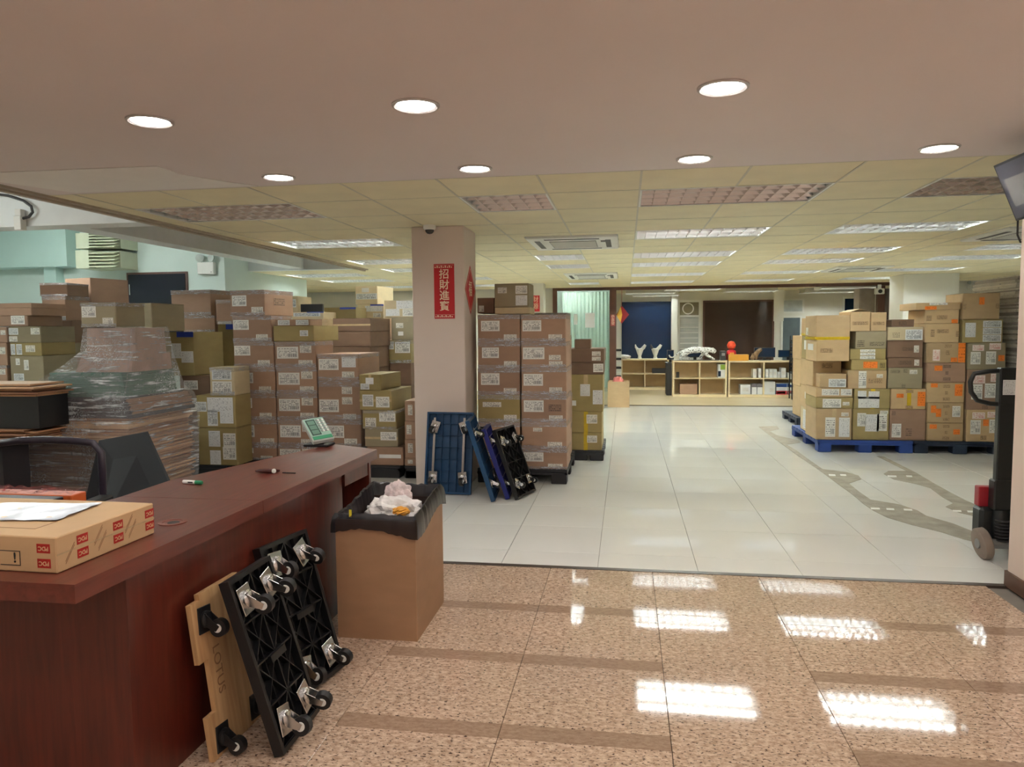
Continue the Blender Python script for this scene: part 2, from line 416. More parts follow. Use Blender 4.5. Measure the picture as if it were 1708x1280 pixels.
fg = MB().box(-9.6, 2.06, -3.0, 4.245, -0.08, -0.012).build('floor_lobby', M_GROUT); struct(fg)
bandc = [3.61-0.577*k for k in range(0, 6)]
gx = [0.157+0.596*k for k in range(-8, 4)]
gcache = {}
def gtile(x0, x1, y0, y1, m, nm):
    x1 = min(x1, 2.058)
    if x1-x0 < 0.03 or y1-y0 < 0.03: return
    wd, dp = x1-x0-0.0022, y1-y0-0.0012
    key = (round(wd, 3), round(dp, 3), nm)
    if key not in gcache:
        me = MB().box(-wd/2, wd/2, -dp/2, dp/2, -0.012, 0.0, ch=0.0009).mesh(nm)
        bm = bmesh.new(); bm.from_mesh(me); bmesh.ops.recalc_face_normals(bm, faces=bm.faces); bm.to_mesh(me); bm.free()
        me.materials.append(m); gcache[key] = me
    link(nm, gcache[key], fg, ((x0+x1)/2, (y0+y1)/2, random.uniform(-0.0003, 0.0003)))
for i in range(len(gx)-1):
    x0, x1 = gx[i], gx[i+1]
    xm = (x0+x1)/2
    banded = (-1.05 < xm < 0.157) or xm > 0.753
    top = 4.243
    for c in bandc:
        if banded:
            gtile(x0, x1, c+0.046, top, M_GRANITE, 'granite_tile'); gtile(x0, x1, c-0.046, c+0.046, M_GRANITE_B, 'granite_band')
            top = c-0.046
        else:
            gtile(x0, x1, c, top, M_GRANITE, 'granite_tile'); top = c
    gtile(x0, x1, -3.0, top, M_GRANITE, 'granite_tile')
gtile(-9.6, gx[0], -3.0, 4.243, M_GRANITE, 'granite_tile')
tr = MB().box(-9.6, 2.3, 4.243, 4.285, -0.05, 0.003, ch=0.001).build('trim_1', mat('threshold_dark', (70, 58, 50), 0.4)); struct(tr)
fb = MB().box(-9.6, 8.2, 13.6, 21.0, -0.08, 0.012).build('floor_back', M_WFLOOR); struct(fb)
tr = MB().box(-0.6, 8.2, 13.575, 13.6, -0.01, 0.016).build('trim_2', mat('floor_edge_strip', (96, 84, 66), 0.5)); struct(tr)

# worn strips where a partition once stood
M_SCREED = mat('bare_screed', (150, 142, 126), 0.75, var=0.22, scale=9, bump=0.4, bscale=60)
def strip(outline, nm='worn_strip'):
    pts = [atz(px, py, 0) for px, py in outline]
    return MB().prism([(p.x, p.y) for p in pts], 0.0006, 0.0022).build(nm, M_SCREED, fl)
strip([(1265, 712), (1296, 711), (1300, 716), (1284, 720), (1297, 727), (1333, 735), (1336, 739), (1312, 742), (1330, 753), (1352, 769), (1372, 783), (1412, 788), (1432, 794), (1437, 800), (1416, 807), (1432, 820), (1452, 834),
       (1500, 842), (1530, 852), (1545, 861), (1590, 874), (1630, 890), (1642, 897), (1630, 906), (1606, 900), (1572, 889), (1520, 876), (1480, 864), (1456, 852), (1440, 841), (1420, 824), (1395, 806), (1365, 784), (1330, 760), (1300, 738), (1280, 724)])
strip([(1462, 761), (1474, 762), (1500, 775), (1528, 789), (1560, 808), (1585, 822), (1612, 836), (1645, 850), (1644, 866), (1600, 856), (1577, 846), (1590, 840), (1572, 830), (1552, 815), (1528, 808), (1490, 800), (1474, 791), (1482, 786), (1512, 786), (1490, 775)])
M_CHIP = mat('white_tile_chip', (225, 225, 220), 0.3)
for (a, b, c) in ((1453, 1468, 849), (1479, 1492, 850), (1508, 1522, 851), (1383, 1394, 793), (1402, 1412, 793), (1481, 1496, 795), (1512, 1522, 795), (1590, 1604, 853), (1614, 1628, 854), (1637, 1652, 855)):
    p = [atz(a, c+1.5, 0), atz(b, c+2, 0), atz(b-1, c-1, 0), atz(a-1, c-1.5, 0)]
    MB().prism([(q.x, q.y) for q in p], 0.002, 0.0032).build('tile_chip', M_CHIP, fl)

# ------------------------------------------------------------------ lobby ceiling and downlights
cl = MB().box(-3.85, 2.3, -3.0, 4.40, ZC, 2.62).build('ceiling_lobby', M_CEIL_LOBBY); struct(cl)
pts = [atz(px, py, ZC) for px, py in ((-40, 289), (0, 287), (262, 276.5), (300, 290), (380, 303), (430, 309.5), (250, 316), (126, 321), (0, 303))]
MB().prism([(p.x, p.y) for p in pts], ZC-0.004, ZC-0.0005).build('ceiling_patch', mat('pale_ceiling_patch', (232, 228, 222), 0.6, var=0.02), cl)  # thin plate over the ceiling, paler than its surroundings
M_TRIM = mat('downlight_trim', (206, 200, 196), 0.3, metal=0.7)
for r, y in enumerate((4.15, 2.96, 1.75, 0.55, -0.65, -1.85)):
    for k, x in enumerate((-2.04, -0.85, 0.366, 1.60)):
        if r == 1 and k == 3: pass
        where = ('in the row nearest the tiled ceiling', 'in the row nearer the camera')[min(r, 1)]
        lab = 'round recessed downlight, %s from the left, %s' % (('first', 'second', 'third', 'fourth')[k], where)
        if r > 1: lab = 'round downlight behind the camera, %s row back, %s from the left' % (('first', 'second', 'third', 'fourth')[r-2], ('first', 'second', 'third', 'fourth')[k])
        t = thing('downlight', lab, 'downlight', (x, y, ZC), group='round lobby downlights')
        MB().lathe([(0.098, 0.0), (0.098, -0.006), (0.088, -0.010), (0.078, -0.004), (0.078, 0.0)], 28, close=False).build('trim_ring', M_TRIM, t, smooth=True)
        MB().lathe([(0.0005, -0.003), (0.077, -0.003), (0.077, 0.002), (0.0005, 0.002)], 24, close=False).build('lens', M_DOWN, t)

# ------------------------------------------------------------------ grid ceiling
LX = [-9.17+0.6175*k for k in range(0, 9)]+[-3.615, -2.9975, -2.38, -1.7625, -1.145, -0.5275, 0.09, 0.7075, 1.325, 1.94, 2.56, 3.18, 3.47, 4.08, 4.695, 5.31, 5.93, 6.55, 7.17, 7.79]
LX[8] = -4.23
def RY(i): return 5.0+0.685*i
LY = [4.40]+[RY(i) for i in range(0, 17)]
LY[-1] = 16.4
FIX = []   # (x0, x1, y0, y1, lit, phrase)
C1, C2, C3, C4, C5 = (-3.615, -2.38), (-1.145, -0.5275), (0.09, 1.325), (1.94, 3.18), (4.08, 5.31)
def fx(c, i, lit, ph): FIX.append((c[0], c[1], RY(i), RY(i+1), lit, ph))
fx(C1, 0, 0, 'unlit long troffer at the left front of the tiled ceiling')
fx(C2, 0, 0, 'short unlit square troffer just right of the white column top')
fx(C3, 0, 0, 'long unlit troffer in the front row, centre of the tiled ceiling')
fx(C4, 0, 0, 'long unlit troffer in the front row beside the wall monitor')
fx(C1, 3, 1, 'lit troffer at left, second light row, left of the column')
fx(C3, 3, 1, 'lit troffer in the second light row, centre, right of the air conditioner')
fx(C4, 3, 2, 'brightest lit troffer in the second light row at right')
fx(C1, 6, 1, 'lit troffer at left, third light row, beside the column')
fx(C2, 6, 1, 'short lit square troffer behind the front air conditioner')
fx(C3, 6, 1, 'lit troffer in the third light row, centre')
fx(C4, 6, 1, 'lit troffer in the third light row, right of centre')
fx(C5, 6, 1, 'lit troffer in the third light row at the far right edge')
fx(C1, 8, 1, 'lit troffer at left, fourth light row, beside the column')
fx(C2, 8, 1, 'short lit square troffer in the fourth light row, left of centre')
fx(C3, 8, 1, 'lit troffer in the fourth light row, centre')
fx(C4, 8, 1, 'lit troffer in the fourth light row, right of centre')
fx(C5, 8, 1, 'lit troffer in the fourth light row at the far right')
fx((-5.465, -4.23), 9, 1, 'lit troffer far left above the tall carton stack')
fx(C1, 11, 1, 'lit troffer at left, fifth light row, beside the column')
fx(C3, 11, 1, 'lit troffer in the fifth light row, centre')
fx(C4, 11, 1, 'lit troffer in the fifth light row, right of centre')
fx(C5, 11, 1, 'lit troffer in the fifth light row before the white pillar')
fx((-5.465, -4.23), 11, 1, 'second lit troffer far left above the carton stacks')
fx((-7.3, -6.065), 10, 1, 'lit troffer at the far left over the end of the green wall')
fx((-5.465, -4.23), 14, 1, 'rearmost lit troffer far left above the carton stacks')
fx(C1, 14, 1, 'lit troffer at left in the rearmost light row')
fx(C2, 14, 1, 'short lit square troffer in the rearmost row before the partition')
fx(C3, 14, 1, 'lit troffer in the rearmost row, centre, before the partition')
fx(C4, 14, 1, 'lit troffer in the rearmost row, right of centre')
fx(C5, 14, 1, 'lit troffer in the rearmost row behind the pillar')
fx((6.55, 7.785), 6, 1, 'lit troffer far to the right out over the cardboard pile')
fx((6.55, 7.785), 11, 1, 'lit troffer at the right rear over the brown doors')
AC = [(-1.0, -0.08, 7.28, 8.38, 'white ceiling air conditioner cassette nearest the column'),
      (-1.02, -0.14, 12.1, 13.4, 'white ceiling air conditioner cassette at the rear centre'),
      (3.55, 4.40, 7.55, 8.6, 'white ceiling air conditioner cassette at the far right of the tiled ceiling'),
      (3.2, 4.02, 11.9, 12.9, 'white ceiling air conditioner cassette before the white pillar')]
ce = MB().box(-3.85, 8.2, 4.40, 16.4, 2.55, 2.62).build('ceiling', M_PAN); struct(ce)
rest = MB(); tcache = {}
holes = [(a, b, c, d) for (a, b, c, d, _, _) in FIX]+[(a, b, c, d) for (a, b, c, d, _) in AC]
def cuts(x0, x1, y0, y1):
    """tile minus the openings for lights and air conditioners"""
    out = [(x0, x1, y0, y1)]
    for (a, b, c, d) in holes:
        nxt = []
        for (p, q, r, s) in out:
            if a >= q-1e-4 or b <= p+1e-4 or c >= s-1e-4 or d <= r+1e-4: nxt.append((p, q, r, s)); continue
            if r < c-0.02: nxt.append((p, q, r, c))
            if d < s-0.02: nxt.append((p, q, d, s))
            r2, s2 = max(r, c), min(s, d)
            if p < a-0.02: nxt.append((p, a, r2, s2))
            if b < q-0.02: nxt.append((b, q, r2, s2))
        out = nxt
    return out
for i in range(len(LX)-1):
    for j in range(len(LY)-1):
        if LX[i+1] <= -3.6 and LY[j] < 10.4: continue
        for (x0, x1, y0, y1) in cuts(LX[i], LX[i+1], LY[j], LY[j+1]):
            x0 += 0.004; x1 -= 0.004; y0 += 0.004; y1 -= 0.004
            if x1-x0 < 0.03 or y1-y0 < 0.03: continue
            if LY[j] < 11.2 and -3.7 < x0 < 5.3 and x0 < 1.0+0.62*y0:
                key = (round(x1-x0, 3), round(y1-y0, 3))
                if key not in tcache:
                    me = MB().box(-(x1-x0)/2, (x1-x0)/2, -(y1-y0)/2, (y1-y0)/2, 0, 0.015).mesh('ceiling_tile'); me.materials.append(M_TILE_C); tcache[key] = me
                link('ceiling_tile', tcache[key], ce, ((x0+x1)/2, (y0+y1)/2, ZC+random.uniform(0, 0.0015)))
            else:
                rest.box(x0, x1, y0, y1, ZC, ZC+0.015)
for (x0, x1, y0, y1) in cuts(-3.85, -3.615, 4.40, 10.48): rest.box(x0, x1, y0, y1, ZC, ZC+0.015)
o = rest.build('ceiling_tiling', M_TILE_C, ce); o['kind'] = 'stuff'
b = MB()
for x in LX:
    y0 = 4.40 if x > -3.7 else 10.48
    segs = [(y0, 16.4)]
    for (a, c, d, e) in holes:
        if a+0.01 < x < c-0.01:
            segs = [q for (s, t) in segs for q in ((s, min(t, d)), (max(s, e), t)) if q[1]-q[0] > 0.01]
    for s, t in segs: b.box(x-0.007, x+0.007, s, t, ZC-0.002, ZC+0.02)
for y in LY:
    segs = [(-3.85 if y < 10.4 else -9.2, 7.8)]
    for (a, c, d, e) in holes:
        if d+0.01 < y < e-0.01:
            segs = [q for (s, t) in segs for q in ((s, min(t, a)), (max(s, c), t)) if q[1]-q[0] > 0.01]
    for s, t in segs: b.box(s, t, y-0.004, y+0.004, ZC-0.001, ZC+0.02)
b.build('ceiling_bars', M_TBAR, ce)['kind'] = 'stuff'
cd = MB().box(-9.6, -3.85, 10.48, 16.4, 2.55, 2.62).build('ceiling_left', M_PAN); struct(cd)

# troffers: pan, tubes, louvre blades
def pan_mesh(w_, d_):
    b = MB(); hw, hd = w_/2-0.006, d_/2-0.006
    b.add([(-hw, -hd, 0), (hw, -hd, 0), (hw, hd, 0), (-hw, hd, 0), (-hw+.02, -hd+.03, .1), (hw-.02, -hd+.03, .1), (hw-.02, hd-.03, .1), (-hw+.02, hd-.03, .1)],
          [(0, 1, 5, 4), (1, 2, 6, 5), (2, 3, 7, 6), (3, 0, 4, 7), (4, 5, 6, 7)])
    return b
TMESH = {}
def shared(key, fn, m, smooth=False):
    if key not in TMESH:
        me = fn().mesh(key[0]); me.materials.append(m)
        if smooth: me.polygons.foreach_set('use_smooth', [True]*len(me.polygons))
        TMESH[key] = me
    return TMESH[key]
for (x0, x1, y0, y1, lit, ph) in FIX:
    w_, d_ = round(x1-x0, 3), round(y1-y0, 3)
    t = thing('ceiling_light', ph, 'ceiling light', ((x0+x1)/2, (y0+y1)/2, ZC), group='louvred ceiling lights')
    link('pan', shared(('pan', w_, d_), lambda: pan_mesh(w_, d_), M_PAN), t)
    def rim():
        b = MB(); hw, hd = w_/2-0.003, d_/2-0.003; k = 0.014
        b.box(-hw, hw, -hd, -hd+k, -0.003, 0.01).box(-hw, hw, hd-k, hd, -0.003, 0.01).box(-hw, -hw+k, -hd+k, hd-k, -0.003, 0.01).box(hw-k, hw, -hd+k, hd-k, -0.003, 0.01)
        return b
    link('rim', shared(('rim', w_, d_), rim, M_WHITE), t)
    for ty_ in (-0.14, 0.14):
        link('tube', shared(('tube', w_, lit), lambda: MB().cyl((-w_/2+0.05, 0, 0), (w_/2-0.05, 0, 0), 0.014, 8), M_TUBE if lit else M_TUBE_OFF, True), t, (0, ty_, 0.07))
    nb = int(round(w_/0.1)); hw, hd = w_/2-0.02, d_/2-0.02
    cross = lambda: MB().add([(-0.001, -hd, 0), (-0.001, hd, 0), (-0.008, hd, .045), (-0.008, -hd, .045), (0.001, -hd, 0), (0.001, hd, 0), (0.008, hd, .045), (0.008, -hd, .045)],
                             [(0, 1, 2, 3), (7, 6, 5, 4), (0, 4, 5, 1), (3, 2, 6, 7)])
    long_ = lambda: MB().add([(-hw, -0.001, 0), (hw, -0.001, 0), (hw, -0.01, .05), (-hw, -0.01, .05), (-hw, 0.001, 0), (hw, 0.001, 0), (hw, 0.01, .05), (-hw, 0.01, .05)],
                             [(0, 1, 2, 3), (7, 6, 5, 4), (0, 4, 5, 1), (3, 2, 6, 7)])
    if y0 < 8:
        for k in range(1, nb): link('louvre_blade', shared(('louvre_blade', d_, bool(lit)), cross, M_ALU if lit else M_ALU2), t, (-w_/2+k*w_/nb, 0, 0.002))
        for yy in ((-d_*.42, -d_*.21, 0, d_*.21, d_*.42) if lit else (-d_*.25, 0, d_*.25, d_*.45)): link('louvre_bar', shared(('louvre_bar', w_, bool(lit)), long_, M_ALU if lit else M_ALU2), t, (0, yy, 0.002))
    else:
        def grid():
            b = MB()
            for k in range(1, nb):
                c_ = cross(); b.add(c_.v, c_.f, Matrix.Translation((-w_/2+k*w_/nb, 0, 0.002)))
            for yy in (-d_*.42, -d_*.21, 0, d_*.21, d_*.42): c_ = long_(); b.add(c_.v, c_.f, Matrix.Translation((0, yy, 0.002)))
            return b
        link('louvre', shared(('louvre', w_, d_), grid, M_ALU), t)

# cassettes
M_GRILL = mat('cassette_grille_grey', (150, 150, 146), 0.6, var=0.05)
for (x0, x1, y0, y1, ph) in AC:
    w_, d_ = x1-x0, y1-y0
    t = thing('air_conditioner', ph, 'air conditioner', ((x0+x1)/2, (y0+y1)/2, ZC), group='ceiling air conditioner cassettes')
    hw, hd = w_/2, d_/2
    MB().box(-hw, hw, -hd, hd, -0.022, 0.03, ch=0.012).build('panel', M_WHITE, t)
    MB().box(-hw*.52, hw*.52, -hd*.52, hd*.52, -0.027, -0.02).build('grille_recess', M_GRILL, t)
    for k in range(12):
        yy = -hd*.5+k*(hd/11.5)
        MB().box(-hw*.5, hw*.5, yy, yy+hd*0.03, -0.031, -0.024).build('grille_slat', M_WHITE, t)
    for sx, sy, a, b_ in ((0, -1, .6, .06), (0, 1, .6, .06), (-1, 0, .06, .6), (1, 0, .06, .6)):
        MB().box(sx*hw*.78-hw*a, sx*hw*.78+hw*a, sy*hd*.78-hd*b_, sy*hd*.78+hd*b_, -0.0245, -0.018).build('air_slot', M_DARK, t)
    MB().box(hw*.62, hw*.74, -hd*.5, -hd*.32, -0.026, -0.02).build('receiver', M_BLACK, t)

# ------------------------------------------------------------------ walls of the lobby and main room
def wall(nm, x0, x1, y0, y1, z0, z1, m): return struct(MB().box(x0, x1, y0, y1, z0, z1).build(nm, m))
wall('wall_right', 2.06, 2.30, -3.0, 4.257, 0, ZC, M_WALL_PEACH)
wall('wall_right_return', 2.30, 8.2, 4.0, 4.257, 0, 2.62, M_WALL_PEACH)
struct(MB().box(2.048, 2.06, -3.0, 4.269, 0, 0.085).box(2.06, 2.3, 4.257, 4.269, 0, 0.085).build('baseboard_right', M_BASEB))
wall('wall_front', -9.6, 2.3, -3.2, -3.0, 0, 3.1, M_WALL_PEACH)
wall('wall_far_right', 8.2, 8.4, 4.0, 21.2, 0, 2.62, M_WALL_W)
wall('wall_far_left', -9.8, -9.6, -3.2, 21.2, 0, 3.1, M_WALL_TEAL)
# left bay: higher ceiling, beams, soffit
M_BAYW = mat('bay_white_paint', (236, 240, 240), 0.55, var=0.03)
struct(MB().box(-9.6, -3.85, -3.0, 10.6, 3.0, 3.1).build('ceiling_bay', M_BAYW))
struct(MB().box(-3.87, -3.83, -3.0, 10.5, ZC-0.03, 3.0).box(-3.83, -3.79, -3.0, 10.5, ZC-0.015, ZC).build('trim_3', mat('fascia_grey', (170, 158, 140), 0.5)))
struct(MB().box(-9.6, -3.87, 5.72, 5.95, 2.36, 3.0).build('wall_beam_cross', M_BAYW))
struct(MB().box(-4.98, -4.74, 5.95, 10.5, 2.36, 3.0).build('wall_beam_long', M_BAYW))
struct(MB().box(-9.6, -3.85, 10.36, 10.5, 2.34, 3.0).build('wall_beam_end', M_BAYW))
wall('wall_left', -9.6, -5.63, 9.7, 9.9, 0, 3.0, M_WALL_TEAL)
wall('wall_left_return', -5.83, -5.63, 9.9, 12.4, 0, 2.55, M_WALL_TEAL)
b_ = at(112, 444, 9.42)
struct(MB().box(-9.6, b_.x, 9.42, 9.7, b_.z, 3.0).build('wall_soffit', M_TEAL_DUCT))
struct(MB().box(at(74, 470, 9.55).x, at(94, 470, 9.55).x, 9.55, 9.7, 0, b_.z).build('wall_pier', M_TEAL_DUCT))
# rear walls
wall('wall_back_left', -9.6, -1.62, 16.5, 16.7, 0, 2.55, M_WALL_W)
wall('wall_back_right', 5.75, 8.2, 16.5, 16.7, 0, 2.55, M_WALL_W)
wall('wall_back', -2.6, 8.2, 21.0, 21.2, 0, 2.6, M_WALL_W)
wall('wall_back_side', -2.8, -2.6, 16.7, 21.2, 0, 2.6, M_WALL_TEAL)
struct(MB().box(-2.6, 8.2, 16.5, 21.0, 2.42, 2.5).build('ceiling_back', M_TILE_C))
# structural columns
cx0, cx1, cy0, cy1 = -1.888, -1.412, 6.36, 6.86
col_o = MB().box(cx0, cx1, cy0, cy1, 0, ZC, ch=0.006).build('wall_column', mat('column_paint_beige', (222, 206, 196), 0.5, var=0.03, scale=1.5)); struct(col_o)
p0, p1 = at(1507, 480, 13.9), at(1600, 480, 13.9)
struct(MB().box(p0.x, p1.x, 13.9, 14.6, 0, ZC, ch=0.006).build('wall_pillar', M_WALL_W))
struct(MB().box(at(885, 490, 14.5).x, at(906, 490, 14.5).x, 14.5, 14.9, 0, ZC).build('wall_pillar_rear', M_WALL_W))

# battens lighting the left bay, above the beams
for k, (x, y) in enumerate(((-6.6, 0.8), (-6.6, 3.6), (-7.0, 7.6))):
    t = thing('batten_light', 'fluorescent batten on the bay ceiling, %s from the entrance' % ('first', 'second', 'third')[k], 'ceiling light', (x, y, 3.0), group='battens in the left bay')
    MB().box(-0.75, 0.75, -0.05, 0.05, -0.05, 0).build('housing', M_WHITE, t)
    for s in (-1, 1): MB().cyl((-0.72, s*0.035, -0.07), (0.72, s*0.035, -0.07), 0.016, 8).build('tube', M_TUBE, t)
# ------------------------------------------------------------------ cartons
CM = {'k': carton_mat('kraft_rose', (164, 132, 110)), 'o': carton_mat('kraft_olive', (156, 138, 92)), 't': carton_mat('kraft_tan', (190, 162, 124)),
      'd': carton_mat('kraft_dark', (122, 96, 78)), 'g': carton_mat('kraft_grey', (150, 138, 112)), 'w': carton_mat('kraft_pale', (214, 196, 160))}
TONE = {'k': 'brown', 'o': 'olive-brown', 't': 'tan', 'd': 'dark brown', 'g': 'grey-brown', 'w': 'pale'}
LM = {'W': label_mat('shipping_print', (232, 230, 224), (70, 70, 76), 0.5, 9), 'S': label_mat('small_print', (226, 222, 212), (90, 84, 84), 0.5, 5),
      'P': label_mat('paper_print', (228, 228, 228), (120, 120, 126), 0.42, 14, False), 'O': label_mat('orange_print', (240, 130, 44), (150, 60, 20), 0.46, 6, False),
      'R': label_mat('red_edge_print', (238, 226, 220), (190, 60, 50), 0.5, 7), 'B': mat('blank_paper', (232, 230, 226), 0.5, var=0.03),
      'N': label_mat('dense_print', (222, 224, 224), (60, 64, 72), 0.56, 11)}
for k_, c_ in (('k', (144, 114, 94)), ('o', (140, 122, 72)), ('t', (178, 148, 108)), ('g', (140, 128, 102)), ('d', (112, 86, 66)), ('w', (200, 182, 148))):
    LM['M'+k_] = label_mat('board_print_'+k_, c_, (58, 46, 38), 0.52, 4, False)
M_FILM = film_mat('film_band', 0.36, (240, 240, 248), (6, 6, 60), 0.15)
M_TAPE_C = mat('clear_tape', (196, 172, 134), 0.22, var=0.1, scale=30)
M_TAPE_Y = mat('yellow_tape', (200, 168, 30), 0.3, var=0.1, scale=20)
M_TAPE_B = mat('blue_tape', (40, 66, 170), 0.35, var=0.15, scale=20)
FACE = {'F': (X_, Z_), 'L': (-Y_, Z_), 'R': (Y_, Z_), 'T': (X_, Y_)}
LAB_NAME = {'W': 'shipping_label', 'S': 'small_label', 'P': 'paper_sheet', 'O': 'orange_sticker', 'R': 'red_printed_label', 'B': 'blank_label', 'N': 'shipping_label', 'M': 'printed_mark'}
def carton(x0, x1, yf, dep, z0, z1, col, labs, label, group, rz=0.0, tape='', name='carton'):
    w_, h_, d_ = x1-x0, z1-z0, dep
    root_loc = ((x0+x1)/2, yf+dep/2, z0)
    hw, hd = w_/2, d_/2
    c = min(0.006, h_*0.06)
    b = MB(); q = 0.0008
    # body a touch proud at the lid joint, with the seam of the two top flaps let in
    b.box(-hw+q, hw-q, -hd+q, hd-q, 0.0006, h_-0.003, ch=c)
    b.box(-hw+0.002, hw-0.002, -hd+0.002, -0.003, h_-0.006, h_-0.0006); b.box(-hw+0.002, hw-0.002, 0.003, hd-0.002, h_-0.006, h_-0.0006)
    root = b.build(name, CM[col]); root.location = root_loc; root.rotation_euler = (0, 0, rz)
    tag(root, label, 'carton', group)
    def face_pt(f, u, v, off):
        if f == 'F': return ((u-0.5)*w_, -hd+q-off, (1-v)*h_)
        if f == 'L': return (-hw+q-off, (0.5-u)*d_, (1-v)*h_)
        if f == 'R': return (hw-q+off, (u-0.5)*d_, (1-v)*h_)
        return ((u-0.5)*w_, (v-0.5)*d_, h_-0.0006+off)
    def lab(kind, u0, u1, v0, v1, f='F', off=0.0, m=None, nm=None):
        fw = w_ if f in 'FT' else d_; fh = d_ if f == 'T' else h_
        m = m or (LM['M'+col] if kind == 'M' else LM[kind])
        U, V = FACE[f]
        plate(root, nm or LAB_NAME[kind], m, face_pt(f, (u0+u1)/2, (v0+v1)/2, off), U, V, (u1-u0)*fw, (v1-v0)*fh, 0.0009)
    for L in labs: lab(L[0], L[1], L[2], L[3], L[4], L[5] if len(L) > 5 else 'F', 0.0012)
    if 'f' in tape:      # film and tape strips along the lid joints
        lab('B', 0.0, 1.0, 0.0, 0.16, 'F', 0.0022, M_FILM, 'film_band'); lab('B', 0.0, 1.0, 0.86, 1.0, 'F', 0.0022, M_FILM, 'film_band')
        lab('B', 0.0, 1.0, 0.0, 0.16, 'R', 0.0022, M_FILM, 'film_band')
    if 's' in tape:      # centre seam tape folded over the front edge
        lab('B', 0.44, 0.56, 0.0, 0.3, 'F', 0.0003, M_TAPE_C, 'seam_tape'); lab('B', 0.44, 0.56, 0.0, 1.0, 'T', 0.0003, M_TAPE_C, 'seam_tape')
    if 'h' in tape: lab('B', 0.0, 1.0, 0.44, 0.56, 'F', 0.0003, M_TAPE_C, 'seam_tape')
    if 'y' in tape: lab('B', 0.0, 1.0, 0.88, 1.0, 'F', 0.0003, M_TAPE_Y, 'yellow_tape'); lab('B', 0.0, 1.0, 0.88, 1.0, 'L', 0.0003, M_TAPE_Y, 'yellow_tape')
    if 'v' in tape: lab('B', 0.46, 0.58, 0.0, 1.0, 'F', 0.0003, M_TAPE_Y, 'yellow_tape')
    if 'b' in tape: lab('B', 0.5, 1.0, 0.0, 0.12, 'F', 0.0003, M_TAPE_B, 'blue_tape')
    if 'p' in tape:      # open flaps standing up
        for s in (-1, 1):
            MB().add([(s*hw*.98, -hd, h_), (s*hw*.98, hd, h_), (s*(hw-.10), hd, h_+.025), (s*(hw-.10), -hd, h_+.025),
                      (s*hw*.96, -hd, h_), (s*hw*.96, hd, h_), (s*(hw-.10), hd, h_+.031), (s*(hw-.10), -hd, h_+.031)],
                     [(0, 1, 2, 3), (4, 5, 6, 7), (0, 1, 5, 4), (3, 2, 6, 7), (0, 3, 7, 4), (1, 2, 6, 5)]).build('flap', CM[col], root)
    return root
ORD = ['topmost', 'second', 'third', 'fourth', 'fifth', 'sixth', 'seventh', 'eighth', 'ninth', 'tenth']
def stack(phrase, Y, rows, dep=0.42, base=0.13, group=None):
    """rows, top to bottom: (px0, px1, pyt, pyb, tone, labels, tape[, depth, yaw]) measured on the front face at depth Y"""
    n = len(rows); prev = None
    for i, r in enumerate(rows):
        px0, px1, pt, pb, col, labs, tape = r[:7]
        d_ = r[7] if len(r) > 7 and r[7] else dep
        rz = r[8] if len(r) > 8 else random.uniform(-0.012, 0.012)
        dy = r[9] if len(r) > 9 else 0.0
        pm = (pt+pb)/2
        x0, x1 = at(px0, pm, Y).x, at(px1, pm, Y).x
        z1 = at((px0+px1)/2, pt, Y).z if prev is None else prev
        z0 = at((px0+px1)/2, pb, Y).z
        if i == n-1 and z0-base < 0.3: z0 = base
        prev = z0
        e = {'f': ' taped' if 'f' in tape else '', }['f']
        pos = ORD[i]+(' from top' if i else '')
        if i == n-1 and n > 2: pos = 'bottom one'
        if n == 1: pos = 'alone'
        lab = '%s%s carton, %s, %s' % (TONE[col], e, pos, phrase)
        carton(x0, x1, Y+dy, d_, z0, z1, col, labs, lab, group or 'cartons '+phrase, rz, tape)
    # what carries the lowest one where the photograph hides it
    k = 0
    while prev > base+0.05:
        h_ = min(0.75, prev-base)
        if prev-base-h_ < 0.25: h_ = prev-base
        carton(x0, x1, Y, dep, prev-h_, prev, col, [], 'large plain carton, %s, %s' % (('lowest but one', 'lowest', 'underneath')[k if prev-base-h_ > 0.01 else 1], phrase), group or 'cartons '+phrase)
        prev -= h_; k += 1

def pallet(name, label, x0, x1, y0, y1, h_, m, group='plastic pallets'):
    w_, d_ = x1-x0, y1-y0
    t = thing(name, label, 'pallet', ((x0+x1)/2, (y0+y1)/2, 0), group=group)
    n = max(4, int(d_/0.14))
    for k in range(n):
        yy = -d_/2+k*d_/n
        MB().box(-w_/2, w_/2, yy+0.008, yy+d_/n-0.008, h_-0.028, h_, ch=0.003).build('deck_slat', m, t)
    MB().box(-w_/2, w_/2, -d_/2, -d_/2+0.02, h_-0.05, h_-0.028).box(-w_/2, w_/2, d_/2-0.02, d_/2, h_-0.05, h_-0.028).box(-w_/2, -w_/2+0.02, -d_/2, d_/2, h_-0.05, h_-0.028).box(w_/2-0.02, w_/2, -d_/2, d_/2, h_-0.05, h_-0.028).build('rim', m, t)
    for i in range(3):
        for j in range(3):
            bx, by = -w_/2+0.075+i*(w_-0.15)/2, -d_/2+0.075+j*(d_-0.15)/2
            MB().box(bx-0.072, bx+0.072, by-0.072, by+0.072, 0, h_-0.03, ch=0.006).build('block', m, t)
    return t
M_PAL_B = mat('pallet_blue', (36, 66, 138), 0.5, var=0.1)
M_PAL_N = mat('pallet_navy', (30, 42, 62), 0.5, var=0.12)
M_PAL_K = mat('pallet_black', (34, 34, 38), 0.5, var=0.12)

A = [('W', .1, .44, .2, .52), ('S', .6, .92, .74, .94)]         # usual pair of labels
